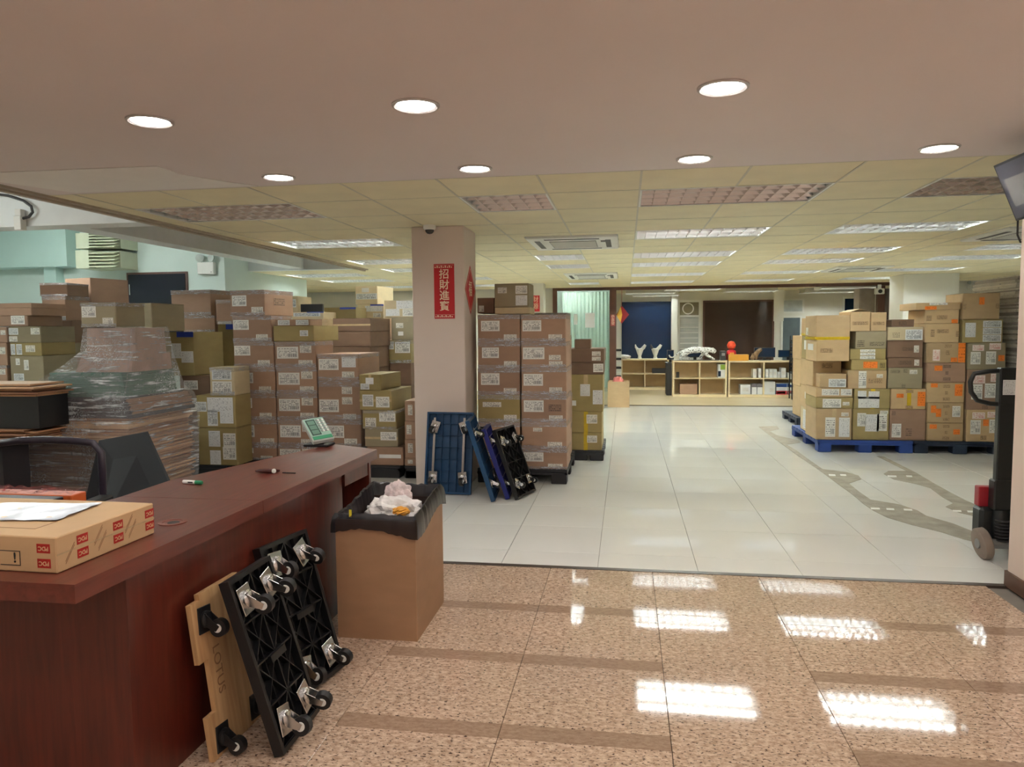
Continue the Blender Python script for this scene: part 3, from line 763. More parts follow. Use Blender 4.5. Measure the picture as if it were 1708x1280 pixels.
# --- pallet of two columns right of the white column
Yp = 6.62
pallet('pallet', 'black plastic pallet under the taped cartons beside the column', at(797, 790, Yp).x, at(946, 790, Yp).x, Yp-0.02, Yp+1.05, 0.135, M_PAL_K)
stack('left column of the pallet beside the pillar', Yp, [
    (797, 867.5, 525, 571, 'k', [('W', .08, .52, .22, .6), ('S', .62, .92, .72, .94)], 'f'), (797, 867.5, 571, 615, 'k', [('W', .1, .5, .2, .6), ('S', .62, .92, .72, .94)], 'f'),
    (797, 867.5, 615, 659, 'k', [('W', .08, .52, .18, .62), ('S', .62, .92, .74, .95)], 'f'), (797, 867.5, 659, 705, 'o', [('S', .12, .56, .26, .44), ('S', .62, .92, .72, .94)], 'f'),
    (797, 867.5, 705, 750, 'k', [('S', .66, .9, .1, .24), ('S', .62, .92, .74, .94)], 'f'), (797, 867.5, 750, 794, 'k', A, 'f')], 0.5, 0.135)
stack('right column of the pallet beside the pillar', Yp, [
    (869, 944, 525, 571, 'k', [('W', .04, .46, .2, .6), ('S', .62, .92, .72, .94)], 'f'), (869, 944, 571, 614, 'k', [('W', .04, .52, .2, .66), ('S', .62, .88, .5, .7), ('S', .62, .92, .74, .94)], 'f'),
    (869.5, 945, 614, 659, 'k', [('W', .05, .48, .22, .66), ('S', .62, .9, .72, .92)], 'f'), (869.5, 945, 659, 705, 'k', [('W', .06, .5, .2, .62), ('M', .6, .9, .34, .6), ('S', .62, .92, .74, .93)], 'f'),
    (870, 945, 705, 750, 'k', [('S', .26, .46, .2, .34), ('S', .58, .9, .72, .92)], 'f'), (870, 945.5, 750, 794, 'k', [('W', .04, .48, .16, .62), ('S', .58, .9, .72, .92)], 'f')], 0.5, 0.135)
stack('lying on the pallet beside the pillar', Yp+0.1, [(825, 882, 473, 513, 'g', [('S', .1, .36, .16, .4), ('W', .62, .96, .1, .44), ('P', .62, .96, .5, .92)], '', 0.35),
    (825, 884, 513, 524, 'w', [], '', 0.36)], 0.35, at(850, 524, Yp+0.1).z)
stack('between the pillar and the grey topmost carton', Yp+0.16, [(796, 824, 497, 523, 'd', [('S', .1, .4, .5, .9)], '', 0.3)], 0.3, at(810, 523, Yp+0.16).z)
# second row behind that pallet
stack('rear row of the pallet beside the pillar', Yp+0.56, [(886, 946, 522, 560, 'g', [], 'f'), (886, 948, 560, 610, 'k', [], 'f'), (886, 948, 610, 660, 'k', [], 'f'), (888, 949, 660, 712, 'k', [], 'f'), (888, 949, 712, 768, 'k', [], 'f')], 0.45, 0.135)
# --- narrow stack further back with the olive box
Yq = 7.86
pallet('pallet', 'black plastic pallet under the olive carton stack at the aisle', at(930, 770, Yq).x, at(1007, 770, Yq).x, Yq-0.02, Yq+0.9, 0.11, M_PAL_K)
stack('aisle stack with the big olive box', Yq, [
    (958, 985, 566, 582, 'd', [], '', 0.3), (948, 1008, 582, 605, 'd', [('S', .66, .9, .2, .52), ('S', .66, .9, .58, .86)], ''), (948, 1007, 605, 625, 'd', [('W', .7, .98, .1, .8)], ''),
    (948, 1006, 625, 687, 'o', [('P', .34, .62, .26, .58), ('P', .7, .98, .42, .8), ('B', .1, .22, .7, .84)], 's'), (948, 1004, 687, 722, 'o', [('W', .54, .86, .14, .56)], 'v'), (948, 1004, 722, 757, 'o', [('W', .56, .86, .16, .56)], 'v')], 0.6, 0.11)
# --- left of the column, front row of stacks
Yl = 6.9
LS = [('W', .02, .42, .16, .54), ('S', .6, .9, .72, .94)]
stack('in the tallest stack behind the desk', Yl, [
    (386, 449, 484, 527, 'k', [('W', .06, .48, .2, .62), ('S', .62, .95, .66, .9), ('M', .3, .7, .3, .6, 'R')], 'f', 0.5, -0.14), (388, 453, 527, 570, 'k', LS, 'f'), (390, 457, 570, 613, 'k', LS, 'f'),
    (392, 459, 613, 657, 'k', [('W', .04, .46, .2, .6), ('S', .6, .9, .72, .94)], 'f'), (393, 460, 657, 701, 'k', LS, 'f'), (395, 462, 701, 744, 'k', [('W', .04, .44, .2, .66), ('S', .58, .92, .7, .92)], 'f'), (396, 462, 744, 790, 'k', LS, 'f')], 0.46, 0.12)
LT = [('W', .06, .58, .2, .66), ('S', .62, .9, .16, .44), ('S', .58, .92, .72, .92)]
stack('stack just right of the tallest one', Yl, [
    (459, 517, 533, 543.5, 'k', [('N', .08, .42, .1, .9), ('N', .6, .96, .1, .9)], '', 0.3), (456, 524, 543.5, 570, 'o', [('N', .66, .86, .3, .66)], '', 0.62), (458, 526, 570, 613, 'k', LT, 'f'), (460.5, 528, 613, 657, 'k', LT, 'f'),
    (461.5, 529, 657, 701, 'k', LT, 'f'), (463.5, 530, 701, 745, 'k', LT, 'f'), (463.5, 530, 745, 790, 'k', LT, 'f')], 0.46, 0.12)
stack('third stack, before the long brown boxes', Yl, [
    (529.5, 598, 591, 635, 'k', [('W', .04, .52, .18, .6), ('P', .6, .94, .1, .5), ('S', .6, .9, .66, .9)], 'f', 0.62), (531, 602, 635, 701, 'k', [('W', .02, .48, .48, .8), ('S', .56, .8, .16, .34), ('S', .56, .8, .42, .6), ('S', .58, .88, .84, .98)], 'f', 0.6),
    (532, 603, 701, 746, 'k', [('W', .2, .6, .2, .66), ('S', .6, .9, .68, .9)], 'f', 0.6), (532, 603, 746, 790, 'k', A, 'f', 0.6)], 0.6, 0.12)
stack('in the low fourth stack at the desk end', 6.72, [
    (601, 638, 625, 652, 'o', [('P', .3, .66, .2, .6), ('N', .06, .46, .56, .92)], 's', 0.55, -0.05), (601, 655, 652, 685, 'o', [('N', .1, .44, .2, .8), ('W', .52, .94, .3, .84)], 'h', 0.6, -0.04), (605, 661, 685, 716, 'o', [('W', .5, .98, .1, .6), ('S', .08, .4, .4, .9)], 'f', 0.6),
    (608, 663, 716, 746, 'g', [('W', .48, .96, .16, .62)], 'h', 0.6), (612, 672, 746, 790, 'k', [('B', .34, .94, .4, .6)], '', 0.6)], 0.6, 0.12)
stack('in the narrow stack squeezed behind the column', 6.72, [
    (675, 702, 669, 703, 'k', [('S', .2, .48, .2, .7)], '', 0.5, 0), (675, 702, 703, 734, 'k', [('S', .12, .42, .2, .7)], '', 0.5, 0), (675, 702, 734, 765, 'k', [('S', .2, .5, .2, .7)], '', 0.5, 0), (675, 702, 765, 790, 'k', [('S', .2, .5, .2, .7)], '', 0.5, 0)], 0.5, 0.12)
for a_, b_, l_ in ((388, 532, 'black plastic pallet under the tallest stacks behind the desk'), (532, 604, 'black plastic pallet under the third carton stack'), (606, 674, 'black plastic pallet at the far desk end')):
    pallet('pallet', l_, at(a_, 790, 6.8).x+0.01, at(b_, 790, 6.8).x-0.01, 6.70 if a_ == 606 else 6.86, 7.32 if a_ == 606 else 7.5, 0.12, M_PAL_K)
pallet('pallet', 'black plastic pallet behind the foot of the white column', at(675, 790, 6.72).x, at(702, 790, 6.72).x, 6.71, 7.3, 0.12, M_PAL_K)
# --- middle row behind
stack('long plain boxes behind the third stack', 7.95, [
    (555, 618, 531, 553.5, 'd', [], 'h', 0.7), (555, 618, 553.5, 579, 'd', [], '', 0.7), (555, 617, 579, 615, 'd', [], '', 0.7), (555, 617, 615, 660, 'd', [], '', 0.7)], 0.7, 0.0)
stack('pale-labelled stack left of the pillar', 8.7, [
    (641, 692, 501, 530, 'w', [('P', .4, .95, 0.02, .5), ('P', .05, .5, .5, .9), ('W', .6, .95, .52, .92)], '', 0.5), (653, 693, 530, 567.5, 'g', [('S', .2, .5, .24, .46), ('B', .28, .5, .62, .8)], '', 0.5),
    (641, 686, 567.5, 606, 'o', [('N', .04, .36, .06, .4), ('W', .4, .96, .08, .56)], 'f', 0.5), (626, 686, 606, 643, 'd', [], '', 0.5), (630, 688, 643, 690, 'd', [], '', 0.5)], 0.5, 0.0)
stack('far stack topped by a white-labelled box', 9.4, [
    (595, 634, 477.5, 508, 'w', [('B', .3, .62, .1, .34), ('N', .04, .98, .4, .72)], '', 0.5, -0.12), (596, 640, 508, 532, 'w', [('P', .3, .96, .1, .5), ('S', .6, .9, .6, .9)], 'b', 0.5), (596, 642, 532, 580, 'k', [], '', 0.5)], 0.5, 0.0)
stack('far stack with blue-taped top edge', 9.0, [(541, 594, 513, 540, 'o', [], 'b', 0.38), (541, 594, 540, 590, 'o', [], '', 0.38)], 0.38, 0.0)
stack('far stack behind the tallest one', 8.6, [(482, 497, 494, 521, 'w', [('N', .1, .8, .2, .7)], '', 0.4), (484, 540, 521, 533, 'w', [('N', .1, .9, .1, .6)], 'b', 0.4), (484, 548, 533, 580, 't', [], '', 0.4)], 0.4, 0.0)
p = at(500, 521, 8.62); q_ = at(537, 507, 8.62)
t_ = thing('flat_screen', 'small black flat panel standing on the far pale carton', 'screen', ((p.x+q_.x)/2, 8.66, p.z))
MB().box(-(q_.x-p.x)/2, (q_.x-p.x)/2, -0.015, 0.015, 0.0, q_.z-p.z, ch=0.003).build('housing', M_DARK, t_)
MB().box(-(q_.x-p.x)/2+0.008, (q_.x-p.x)/2-0.008, -0.0165, -0.0145, 0.008, q_.z-p.z-0.008).build('panel', M_BLACK, t_)
# --- stacks between the wrapped pallet and the tallest stack
stack('paper-covered stack right of the wrapped bundle', 6.55, [
    (350, 391, 613, 660, 'w', [('N', .1, .9, .1, .44), ('W', .1, .9, .5, .92)], 'f', 0.3), (328, 393, 660, 714, 'o', [('N', .0, .26, .2, .5), ('P', .28, .94, .06, .5), ('N', .28, .54, .44, .94), ('P', .6, .94, .5, .86)], '', 0.3),
    (331, 395, 714, 776, 'o', [('P', .28, .58, .08, .5), ('W', .66, .98, .14, .5), ('P', .3, .58, .6, .98), ('W', .64, .98, .5, .84)], '', 0.3)], 0.3, 0.12)
pallet('pallet', 'black plastic pallet between the wrapped bundle and tallest stack', at(300, 790, 6.6).x, at(386, 790, 6.6).x, 6.53, 6.84, 0.12, M_PAL_K)
stack('blue-taped stack behind the wrapped bundle', 7.18, [
    (270, 329, 554, 627, 'o', [('P', .32, .62, .26, .6), ('P', .62, .98, .44, .7)], 'b', 0.5, -0.1), (300, 350, 627, 660, 'd', [('W', .14, .6, .24, .7)], '', 0.45), (290, 352, 660, 705, 'd', [('W', .4, .8, .1, .5)], '', 0.45)], 0.45, 0.0)
stack('stack right of the dark window', 7.78, [(286, 356, 484, 527, 'k', [], 'f', 0.5, -0.08), (306, 358, 527, 554, 'k', [], 'f', 0.5), (306, 360, 554, 600, 'k', [], '', 0.5)], 0.5, 0.0)
stack('narrow stack left of the tallest one', 7.68, [(360, 388, 500, 541, 'k', [('B', .1, .9, .9, 1.)], 'f', 0.45), (364, 391, 541, 613, 'o', [], 'b', 0.45), (364, 391, 613, 670, 'k', [], '', 0.45)], 0.45, 0.0)
stack('plain stack behind the wrapped bundle', 6.62, [(191, 257, 506, 553, 'g', [], 's', 0.5, -0.06), (150, 232, 553, 610, 'g', [], '', 0.3), (150, 232, 610, 680, 'g', [], '', 0.3)], 0.3, 0.0)
# --- far left
stack('stack below the louvre vents', 8.2, [(110, 163, 464, 505, 'k', [], '', 0.55, -0.22), (110, 165, 505, 545, 'd', [], '', 0.5), (104, 165, 545, 600, 'd', [], '', 0.5)], 0.5, 0.0)
stack('tall left stack under the soffit', 7.7, [(65, 108, 472, 494, 'd', [], 'f', 0.4, 0.1), (70, 109, 494, 535, 'k', [('B', .62, 1., .78, .98)], 'f', 0.4), (70, 122, 544, 573, 'd', [], '', 0.4), (81, 122, 573, 594, 'g', [('W', .3, .9, .1, .7)], '', 0.4), (69, 120, 594, 640, 'k', [('W', .26, .6, .1, .5)], '', 0.4)], 0.4, 0.0)
stack('labelled stack near the left picture edge', 7.0, [(-30, 52, 506, 514, 'k', [], '', 0.5), (-30, 52, 514, 527, 'k', [], '', 0.5), (-20, 46, 527, 545, 'k', [('W', .58, .92, .0, .8)], '', 0.5), (15, 68, 546, 572, 'g', [('N', .0, .3, .1, .5), ('S', .7, .98, .1, .5), ('S', .0, .26, .6, .92)], '', 0.5),
    (17, 69, 572, 594, 'o', [('N', .02, .16, .1, .9), ('N', .2, .38, .1, .9), ('S', .5, .8, .2, .7)], '', 0.5), (17, 73, 594, 636, 'g', [('W', .18, .3, .1, .36), ('W', .42, .56, .16, .56), ('N', .1, .4, .7, .98)], '', 0.5)], 0.5, 0.0)
stack('stack cut by the left picture edge', 6.98, [(-40, 11, 546, 572, 'k', [('S', .8, .96, .2, .5)], '', 0.5), (-40, 11, 572, 610, 'k', [('S', .78, .96, .2, .5)], '', 0.5), (-40, 11, 610, 640, 'k', [('S', .78, .96, .2, .5)], 'f', 0.5)], 0.5, 0.0)

# --- right-hand pallets
Yr = 8.7
xr0, xr1 = at(1361, 735, Yr).x-0.03, at(1522, 735, Yr).x
pallet('pallet', 'bright blue plastic pallet at right, seen from its corner', at(1389, 745, Yr).x-0.17, xr1, Yr-0.04, Yr+1.3, 0.135, M_PAL_B)
pallet('pallet', 'navy plastic pallet at right behind the pallet jack', xr1+0.01, at(1679, 735, Yr).x, Yr-0.03, Yr+1.2, 0.135, M_PAL_N)
G = 'right-hand cartons '
stack('first column of the right-hand pallets', Yr, [
    (1361, 1418, 526, 567, 't', [('S', .1, .3, .5, .8, 'L')], 'y', 0.5, 0.0), (1362, 1417, 567, 603, 't', [('M', .1, .5, .4, .6), ('B', .2, .7, .2, .5, 'L')], '', 0.5, 0.0), (1363, 1412, 603, 647, 't', [('M', .3, .7, .1, .3)], '', 0.3, 0.0, 0.2),
    (1361, 1422, 647, 663, 't', [('W', .16, .64, .14, .8), ('W', .68, .98, .14, .8)], '', 0.5, 0.0), (1361, 1423, 663, 682, 'o', [('W', .18, .68, .14, .92), ('S', .72, .9, .4, .7)], '', 0.5, 0.0),
    (1361, 1421, 682, 735, 't', [('W', .26, .54, .28, .9), ('P', .64, .94, .28, .9), ('S', .7, .9, .12, .24)], 's', 0.5, 0.0)], 0.5, 0.135)
zz = at(1390, 648, Yr-0.12)
carton(at(1367, 635, Yr).x, at(1412, 635, Yr).x, Yr-0.01, 0.2, at(1390, 647, Yr).z+0.001, at(1390, 624, Yr).z, 't', [('N', .34, .98, .36, .96)], 'small tan carton set forward in the first right-hand column', G+'first column', -0.03)
stack('second column of the right-hand pallets', Yr+0.01, [
    (1427, 1479, 553, 582, 'g', [('M', .04, .3, .5, .9), ('M', .44, .96, .6, .84)], '', 0.5, 0.0), (1418, 1478, 582, 600, 'o', [('W', .28, .7, .06, .3), ('W', .28, .7, .36, .62), ('W', .28, .7, .68, .96)], '', 0.5, 0.0),
    (1420, 1479, 600, 618, 'o', [('O', .34, .74, .2, .8), ('M', .8, .96, .3, .8)], '', 0.5, 0.0), (1414, 1479, 618, 649, 't', [('W', .28, .48, .04, .96), ('S', .74, .9, .2, .4), ('M', .5, .9, .45, .7)], '', 0.5, 0.0),
    (1424.5, 1485, 649, 682, 'o', [('P', .1, .34, .1, .5), ('P', .12, .7, .4, .96), ('P', .4, .7, .12, .5)], 'v', 0.5, 0.0), (1422.5, 1483, 682, 736, 'o', [('W', .12, .36, .14, .56), ('P', .34, .72, .18, .72), ('W', .66, .94, .16, .7), ('S', .74, .96, .06, .16)], '', 0.5, 0.0)], 0.5, 0.135)
zt = at(1450, 553, Yr).z+0.001
carton(at(1418.5, 535, Yr).x, at(1452.5, 535, Yr).x, Yr+0.01, 0.45, zt, at(1436, 520, Yr).z, 't', [('M', .1, .9, .5, .68)], 'small tan open-flapped carton, left one on the second right-hand column', G+'second column', 0, 'sp')
carton(at(1453.5, 535, Yr).x, at(1480, 535, Yr).x, Yr+0.02, 0.45, zt, at(1470, 521, Yr).z, 't', [('M', .1, .9, .5, .68)], 'small tan open-flapped carton, right one on the second right-hand column', G+'second column', 0, 's')
stack('third column of the right-hand pallets', Yr+0.02, [
    (1487, 1525, 533, 545.5, 'd', [('M', .3, .7, .2, .8)], '', 0.3, 0.0), (1480.5, 1540, 545.5, 568, 'w', [('N', .5, .98, .2, .96), ('M', .12, .36, .4, .8)], '', 0.5, 0.0), (1480.5, 1540, 568, 597, 'd', [('S', .74, .88, .3, .7), ('M', .4, .72, .4, .6)], '', 0.5, 0.0), (1481, 1539, 597, 613.5, 'd', [('S', .76, .9, .2, .8), ('M', .3, .7, .3, .7)], '', 0.5, 0.0),
    (1481, 1539, 613.5, 649, 'g', [('S', .62, .84, .1, .3), ('M', .06, .36, .1, .26), ('M', .44, .56, .06, .24), ('M', .4, .52, .78, .96)], '', 0.5, 0.0), (1486, 1544.5, 649, 683, 't', [('O', .16, .36, .24, .44), ('O', .76, .98, .14, .84), ('M', .42, .64, .04, .2), ('M', .42, .64, .82, .98)], 'v', 0.5, 0.0),
    (1484, 1544.5, 683, 736, 'k', [('W', .06, .32, .46, .9), ('M', .04, .16, .06, .2), ('M', .44, .62, .6, .86)], '', 0.5, 0.0)], 0.5, 0.135)
OR1 = [('O', .2, .4, .14, .4), ('M', .42, .62, .1, .26), ('M', .48, .56, .42, .6), ('M', .42, .62, .74, .9)]
stack('fourth column of the right-hand pallets', Yr+0.01, [
    (1528, 1603, 505, 517, 't', [('O', .2, .46, .5, .96), ('W', .3, .7, .02, .34)], '', 0.5, 0.0), (1543, 1600, 517, 540, 't', [('M', .04, .2, .4, .8), ('M', .34, .66, .4, .7), ('O', .78, .96, .7, .98)], '', 0.5, 0.0), (1543, 1600, 540, 572, 't', [('M', .16, .28, .3, .7), ('M', .34, .7, .3, .5), ('M', .9, 1., .4, .7)], '', 0.5, 0.0),
    (1545.5, 1611.5, 572, 605.5, 't', [('R', .16, .34, .34, .9), ('O', .8, .98, .02, .98), ('O', .62, .78, .74, .96), ('M', .44, .64, .08, .24), ('M', .48, .6, .38, .62)], '', 0.5, 0.0), (1545.5, 1611, 605.5, 638.5, 'k', OR1, '', 0.5, 0.0),
    (1546, 1609, 638.5, 672, 't', [('O', .1, .28, .04, .24), ('O', .74, .94, .08, .66)]+OR1[1:], '', 0.5, 0.0), (1546.5, 1608, 672, 706, 't', [('O', .1, .24, .14, .5), ('O', .24, .38, .3, .7), ('W', .68, .9, .16, .7)]+OR1[1:], '', 0.5, 0.0), (1546.5, 1607, 706, 739, 't', [('O', .06, .26, .08, .32), ('O', .72, .9, .34, .62)]+OR1[1:], '', 0.5, 0.0)], 0.5, 0.135)
RL = [('R', .12, .42, .08, .3), ('W', .08, .34, .34, .8), ('R', .56, .86, .02, .26), ('W', .48, .74, .32, .8), ('O', .8, .96, .46, .68)]
stack('fifth column of the right-hand pallets', Yr, [
    (1606, 1668, 489, 533, 't', [('O', .44, .58, .16, .44), ('M', .0, .1, .4, .62), ('M', .88, .99, .4, .6)], '', 0.45, 0.0), (1606, 1673, 533, 572, 'o', [('P', .06, .32, .14, .76), ('N', .5, .96, .06, .34), ('N', .5, .96, .36, .64), ('N', .5, .96, .66, .96)], '', 0.5, 0.0),
    (1614, 1678, 572, 617, 'g', RL, '', 0.5, 0.0), (1612.5, 1678, 617, 684, 'k', [('R', .16, .46, .14, .34), ('W', .12, .4, .36, .74), ('W', .46, .74, .34, .7), ('R', .6, .8, .1, .3), ('M', .4, .56, .88, .98)], '', 0.5, 0.0),
    (1612, 1678, 684, 739, 't', [('R', .14, .46, .08, .28), ('W', .1, .36, .32, .76), ('R', .52, .8, .06, .24), ('W', .58, .84, .3, .72), ('O', .42, .56, .3, .5), ('M', .36, .52, .8, .94)], '', 0.5, 0.0)], 0.5, 0.135)
# second and third rows of the right-hand pallets, seen along their left side
for i_, (yy, ph) in enumerate(((9.22, 'second row of the blue pallet'), )):
    stack(ph, yy, [(1352, 1420, 530, 560, 't', [], 'y', 0.46, 0.0), (1352, 1420, 560, 600, 'o', [('B', .3, .7, .2, .6, 'L')], '', 0.46, 0.0), (1350, 1420, 600, 645, 't', [], '', 0.46, 0.0), (1350, 1420, 645, 683, 't', [('B', .5, .7, .3, .6, 'L')], '', 0.46, 0.0), (1350, 1420, 683, 722, 'w', [('P', .3, .7, .1, .9, 'L')], '', 0.46, 0.0)], 0.46, 0.135)
# ------------------------------------------------------------------ reception desk
def wood_mat(name, col, dark, rough=0.3, stretch=(14, 1.2, 14), coat=0.15):
    m, nt, b = nodes_of(name)
    tc = N(nt, 'ShaderNodeTexCoord'); mp = N(nt, 'ShaderNodeMapping'); mp.inputs['Scale'].default_value = stretch
    nt.links.new(tc.outputs['Object'], mp.inputs[0])
    no = N(nt, 'ShaderNodeTexNoise'); no.inputs['Scale'].default_value = 3; no.inputs['Detail'].default_value = 7; no.inputs['Distortion'].default_value = 0.6
    nt.links.new(mp.outputs[0], no.inputs['Vector'])
    cr = N(nt, 'ShaderNodeValToRGB'); cr.color_ramp.elements[0].position = 0.3; cr.color_ramp.elements[1].position = 0.72
    cr.color_ramp.elements[0].color = rgb(dark); cr.color_ramp.elements[1].color = rgb(col)
    nt.links.new(no.outputs['Fac'], cr.inputs[0]); nt.links.new(cr.outputs[0], b.inputs['Base Color'])
    b.inputs['Roughness'].default_value = rough; b.inputs['Coat Weight'].default_value = coat; b.inputs['Coat Roughness'].default_value = 0.25
    MATS[name] = m
    return m
M_DESK = wood_mat('mahogany_veneer', (112, 52, 40), (88, 38, 30), 0.3)
M_DESKV = wood_mat('mahogany_upright', (102, 40, 28), (76, 28, 20), 0.34, (14, 14, 1.2))
desk = thing('reception_desk', 'long reddish mahogany reception desk at left with two-piece top', 'desk', (-1.9, 2.6, 0))
def dl(x, y): return (x+1.9, y-2.6)
ZD = 0.76
ye = 2.64
MB().prism([dl(-1.434, 1.678), dl(-1.407, ye-0.001), dl(-2.02, ye-0.001), dl(-2.05, 2.35), dl(-3.3, 2.35), dl(-3.3, 1.678)], ZD-0.052, ZD).build('desktop', M_DESK, desk)
MB().prism([dl(-1.407, ye+0.001), dl(-1.372, 3.875), dl(-1.70, 4.037), dl(-2.02, 2.95), dl(-2.02, ye+0.001)], ZD-0.052, ZD).build('desktop', M_DESK, desk)
MB().box(-3.3+1.9, -1.47+1.9, 1.90-2.6, 1.925-2.6, 0.0, ZD-0.054).build('end_panel', M_DESKV, desk)
MB().prism([dl(-1.47, 1.895), dl(-1.45, 1.895), dl(-1.43, 3.50), dl(-1.47, 3.50)], 0.0, ZD-0.054).build('front_panel', M_DESKV, desk)
MB().prism([dl(-1.46, 3.50), dl(-1.415, 3.50), dl(-1.40, 3.80), dl(-1.46, 3.80)], ZD-0.13, ZD-0.054).build('apron', M_DESKV, desk)
MB().box(-1.72+1.9, -1.395+1.9, 3.80-2.6, 3.83-2.6, 0.0, ZD-0.054).build('leg_panel', M_DESKV, desk)
MB().box(-1.95+1.9, -1.47+1.9, 3.48-2.6, 3.50-2.6, 0.0, ZD-0.054).build('partition_panel', M_DESKV, desk)
MB().box(-3.3+1.9, -3.27+1.9, 1.93-2.6, 2.33-2.6, 0.0, ZD-0.054).build('far_panel', M_DESKV, desk)
h_ = atz(288, 872, ZD)
hc = MB().lathe([(0.047, 0.0), (0.047, 0.003), (0.034, 0.004), (0.032, 0.0005), (0.0005, 0.0005)], 24, close=False).build('cable_grommet', mat('grommet_brown', (118, 66, 52), 0.4), desk, smooth=True, loc=(h_.x+1.9, h_.y-2.6, ZD))
MB().lathe([(0.0005, 0.002), (0.02, 0.002), (0.02, 0.0005)], 14, close=False).build('cable_hole', M_BLACK, hc, loc=(0.006, -0.004, 0.0))

# flat carton with red print on the desk
c0, c1 = atz(96, 958, ZD), atz(258, 890, ZD)
Lr = (c1-c0).length
ang = math.atan2((c1-c0).y, (c1-c0).x)-PI/2
hb = 0.102
pb = thing('printed_carton', 'flat tan carton with red printed squares lying on the desk', 'carton', (c0.x, c0.y, ZD), (0, 0, ang))
Wb = 0.62    # to the left
M_PDC = carton_mat('kraft_light_box', (214, 178, 134))
MB().box(-Wb, 0, 0, Lr, 0.0006, hb, ch=0.003).build('box_body', M_PDC, pb)
M_PRED = mat('print_red', (176, 34, 26), 0.5, var=0.12, scale=40)
M_PINK = mat('print_tan', (214, 176, 134), 0.5)
M_BRN = mat('print_brown', (150, 112, 78), 0.6)
def pdc(face, s, zc):
    wq, hq = 0.042, 0.026
    if face == 'R': c, U, V = Vector((0.0006, s, zc)), Y_, Z_
    else: c, U, V = Vector((s, -0.0006, zc)), X_, Z_
    plate(pb, 'red_square', M_PRED, c, U, V, wq, hq, 0.0006)
    n = U.cross(V)
    lettering(pb, 'PDC', 0.017, M_PINK, c+n*0.0008, -U, -V, bold=0.0004, ext=0.0003)
for s, zo in ((0.095, 0), (0.24, 0), (0.385, 0)):
    pdc('R', s+0.0, 0.073); pdc('R', s+0.0, 0.033)
pdc('F', -0.04, 0.07); pdc('F', -0.04, 0.028)
for k_, s in enumerate((0.03, 0.14, 0.155, 0.27, 0.285)):
    b = MB(); z0_ = 0.018+0.02*(k_ % 2)
    for dz in (0, 0.007): b.add([(0.0006, s, z0_+dz), (0.0012, s, z0_+dz), (0.0012, s+0.035, z0_+dz+0.045), (0.0006, s+0.035, z0_+dz+0.045), (0.0006, s, z0_+dz+.002), (0.0012, s, z0_+dz+.002), (0.0012, s+0.035, z0_+dz+0.047), (0.0006, s+0.035, z0_+dz+0.047)], [(0, 1, 2, 3), (4, 5, 6, 7), (1, 2, 6, 5), (0, 3, 7, 4)])
    b.build('brown_stripe', M_BRN, pb)
plate(pb, 'tape_strip', M_TAPE_C, (0.0002, Lr/2, 0.052), Y_, Z_, Lr, 0.004, 0.0008)
fr = MB()
for (a_, b_, c_, d_) in ((-0.18, -0.115, 0.018, 0.020), (-0.18, -0.115, 0.058, 0.060), (-0.117, -0.115, 0.018, 0.06)): fr.box(a_, b_, -0.0012, -0.0005, c_, d_)
fr.build('symbol_frame', M_BLACK, pb)
lettering(pb, '!', 0.04, M_BLACK, (-0.133, -0.0008, 0.039), X_, Z_, 'symbol', bold=0.0008, ext=0.0003)
fr = MB()
for (a_, b_, c_, d_) in ((-0.30, -0.13, 0.15, 0.152), (-0.30, -0.13, 0.07, 0.072), (-0.132, -0.13, 0.07, 0.152)): fr.box(a_, b_, c_, d_, hb, hb+0.0008)
fr.build('printed_frame', M_BRN, pb)
# papers in a clear wallet on the carton
v = []; f_ = []; nx, ny = 10, 8
for i in range(nx+1):
    for j in range(ny+1):
        x, y = -0.34+0.34*i/nx, 0.22*j/ny
        v.append((x, y, 0.002+0.004*math.sin(x*40+y*13)*math.sin(y*30)**2 + 0.003*random.random()*(i in (0, nx) or j in (0, ny))))
for i in range(nx):
    for j in range(ny): a_ = i*(ny+1)+j; f_.append((a_, a_+ny+1, a_+ny+2, a_+1))
pw = MB().add(v, f_).build('paper_wallet', mat('paper_in_sleeve', (196, 197, 210), 0.25, var=0.12, scale=20), smooth=True)
pq = Matrix.Rotation(ang, 4, 'Z') @ Vector((-0.13, 0.15, 0)); pw.location = (c0.x+pq.x, c0.y+pq.y, ZD+hb+0.001); pw.rotation_euler = (0, 0, ang+0.12)
tag(pw, 'crumpled white papers in a clear sleeve on the printed carton', 'papers')
# black tray and orange film roll behind it on the desk
bt = MB().box(-0.25, 0.25, -0.04, 0.04, 0, 0.09, ch=0.003).build('black_tray', M_BLACK); bt.location = (-2.2, 2.215, ZD+0.001)
tag(bt, 'flat black tray lying behind the printed carton on the desk', 'tray')
p_ = at(60, 822, 2.3)
ob = thing('orange_box', 'flat orange-edged box in crinkled plastic beside the chair', 'box', (p_.x-0.03, 2.30, ZD+0.001))
M_OR = mat('orange_board', (196, 92, 40), 0.4, var=0.1)
MB().box(-0.28, 0.20, -0.035, 0.04, 0.0, p_.z-ZD, ch=0.003).build('box_body', M_OR, ob)
b = MB(); v = []; f_ = []
for i in range(25):
    for j in range(5):
        v.append((-0.28+0.48*i/24, -0.035+0.075*j/4, p_.z-ZD+0.001+0.02*random.random()))
for i in range(24):
    for j in range(4): a_ = i*5+j; f_.append((a_, a_+5, a_+6, a_+1))
b.add(v, f_).build('crinkled_wrap', film_mat('red_wrap', 0.5, (150, 60, 60), (20, 20, 20), 0.15), ob)

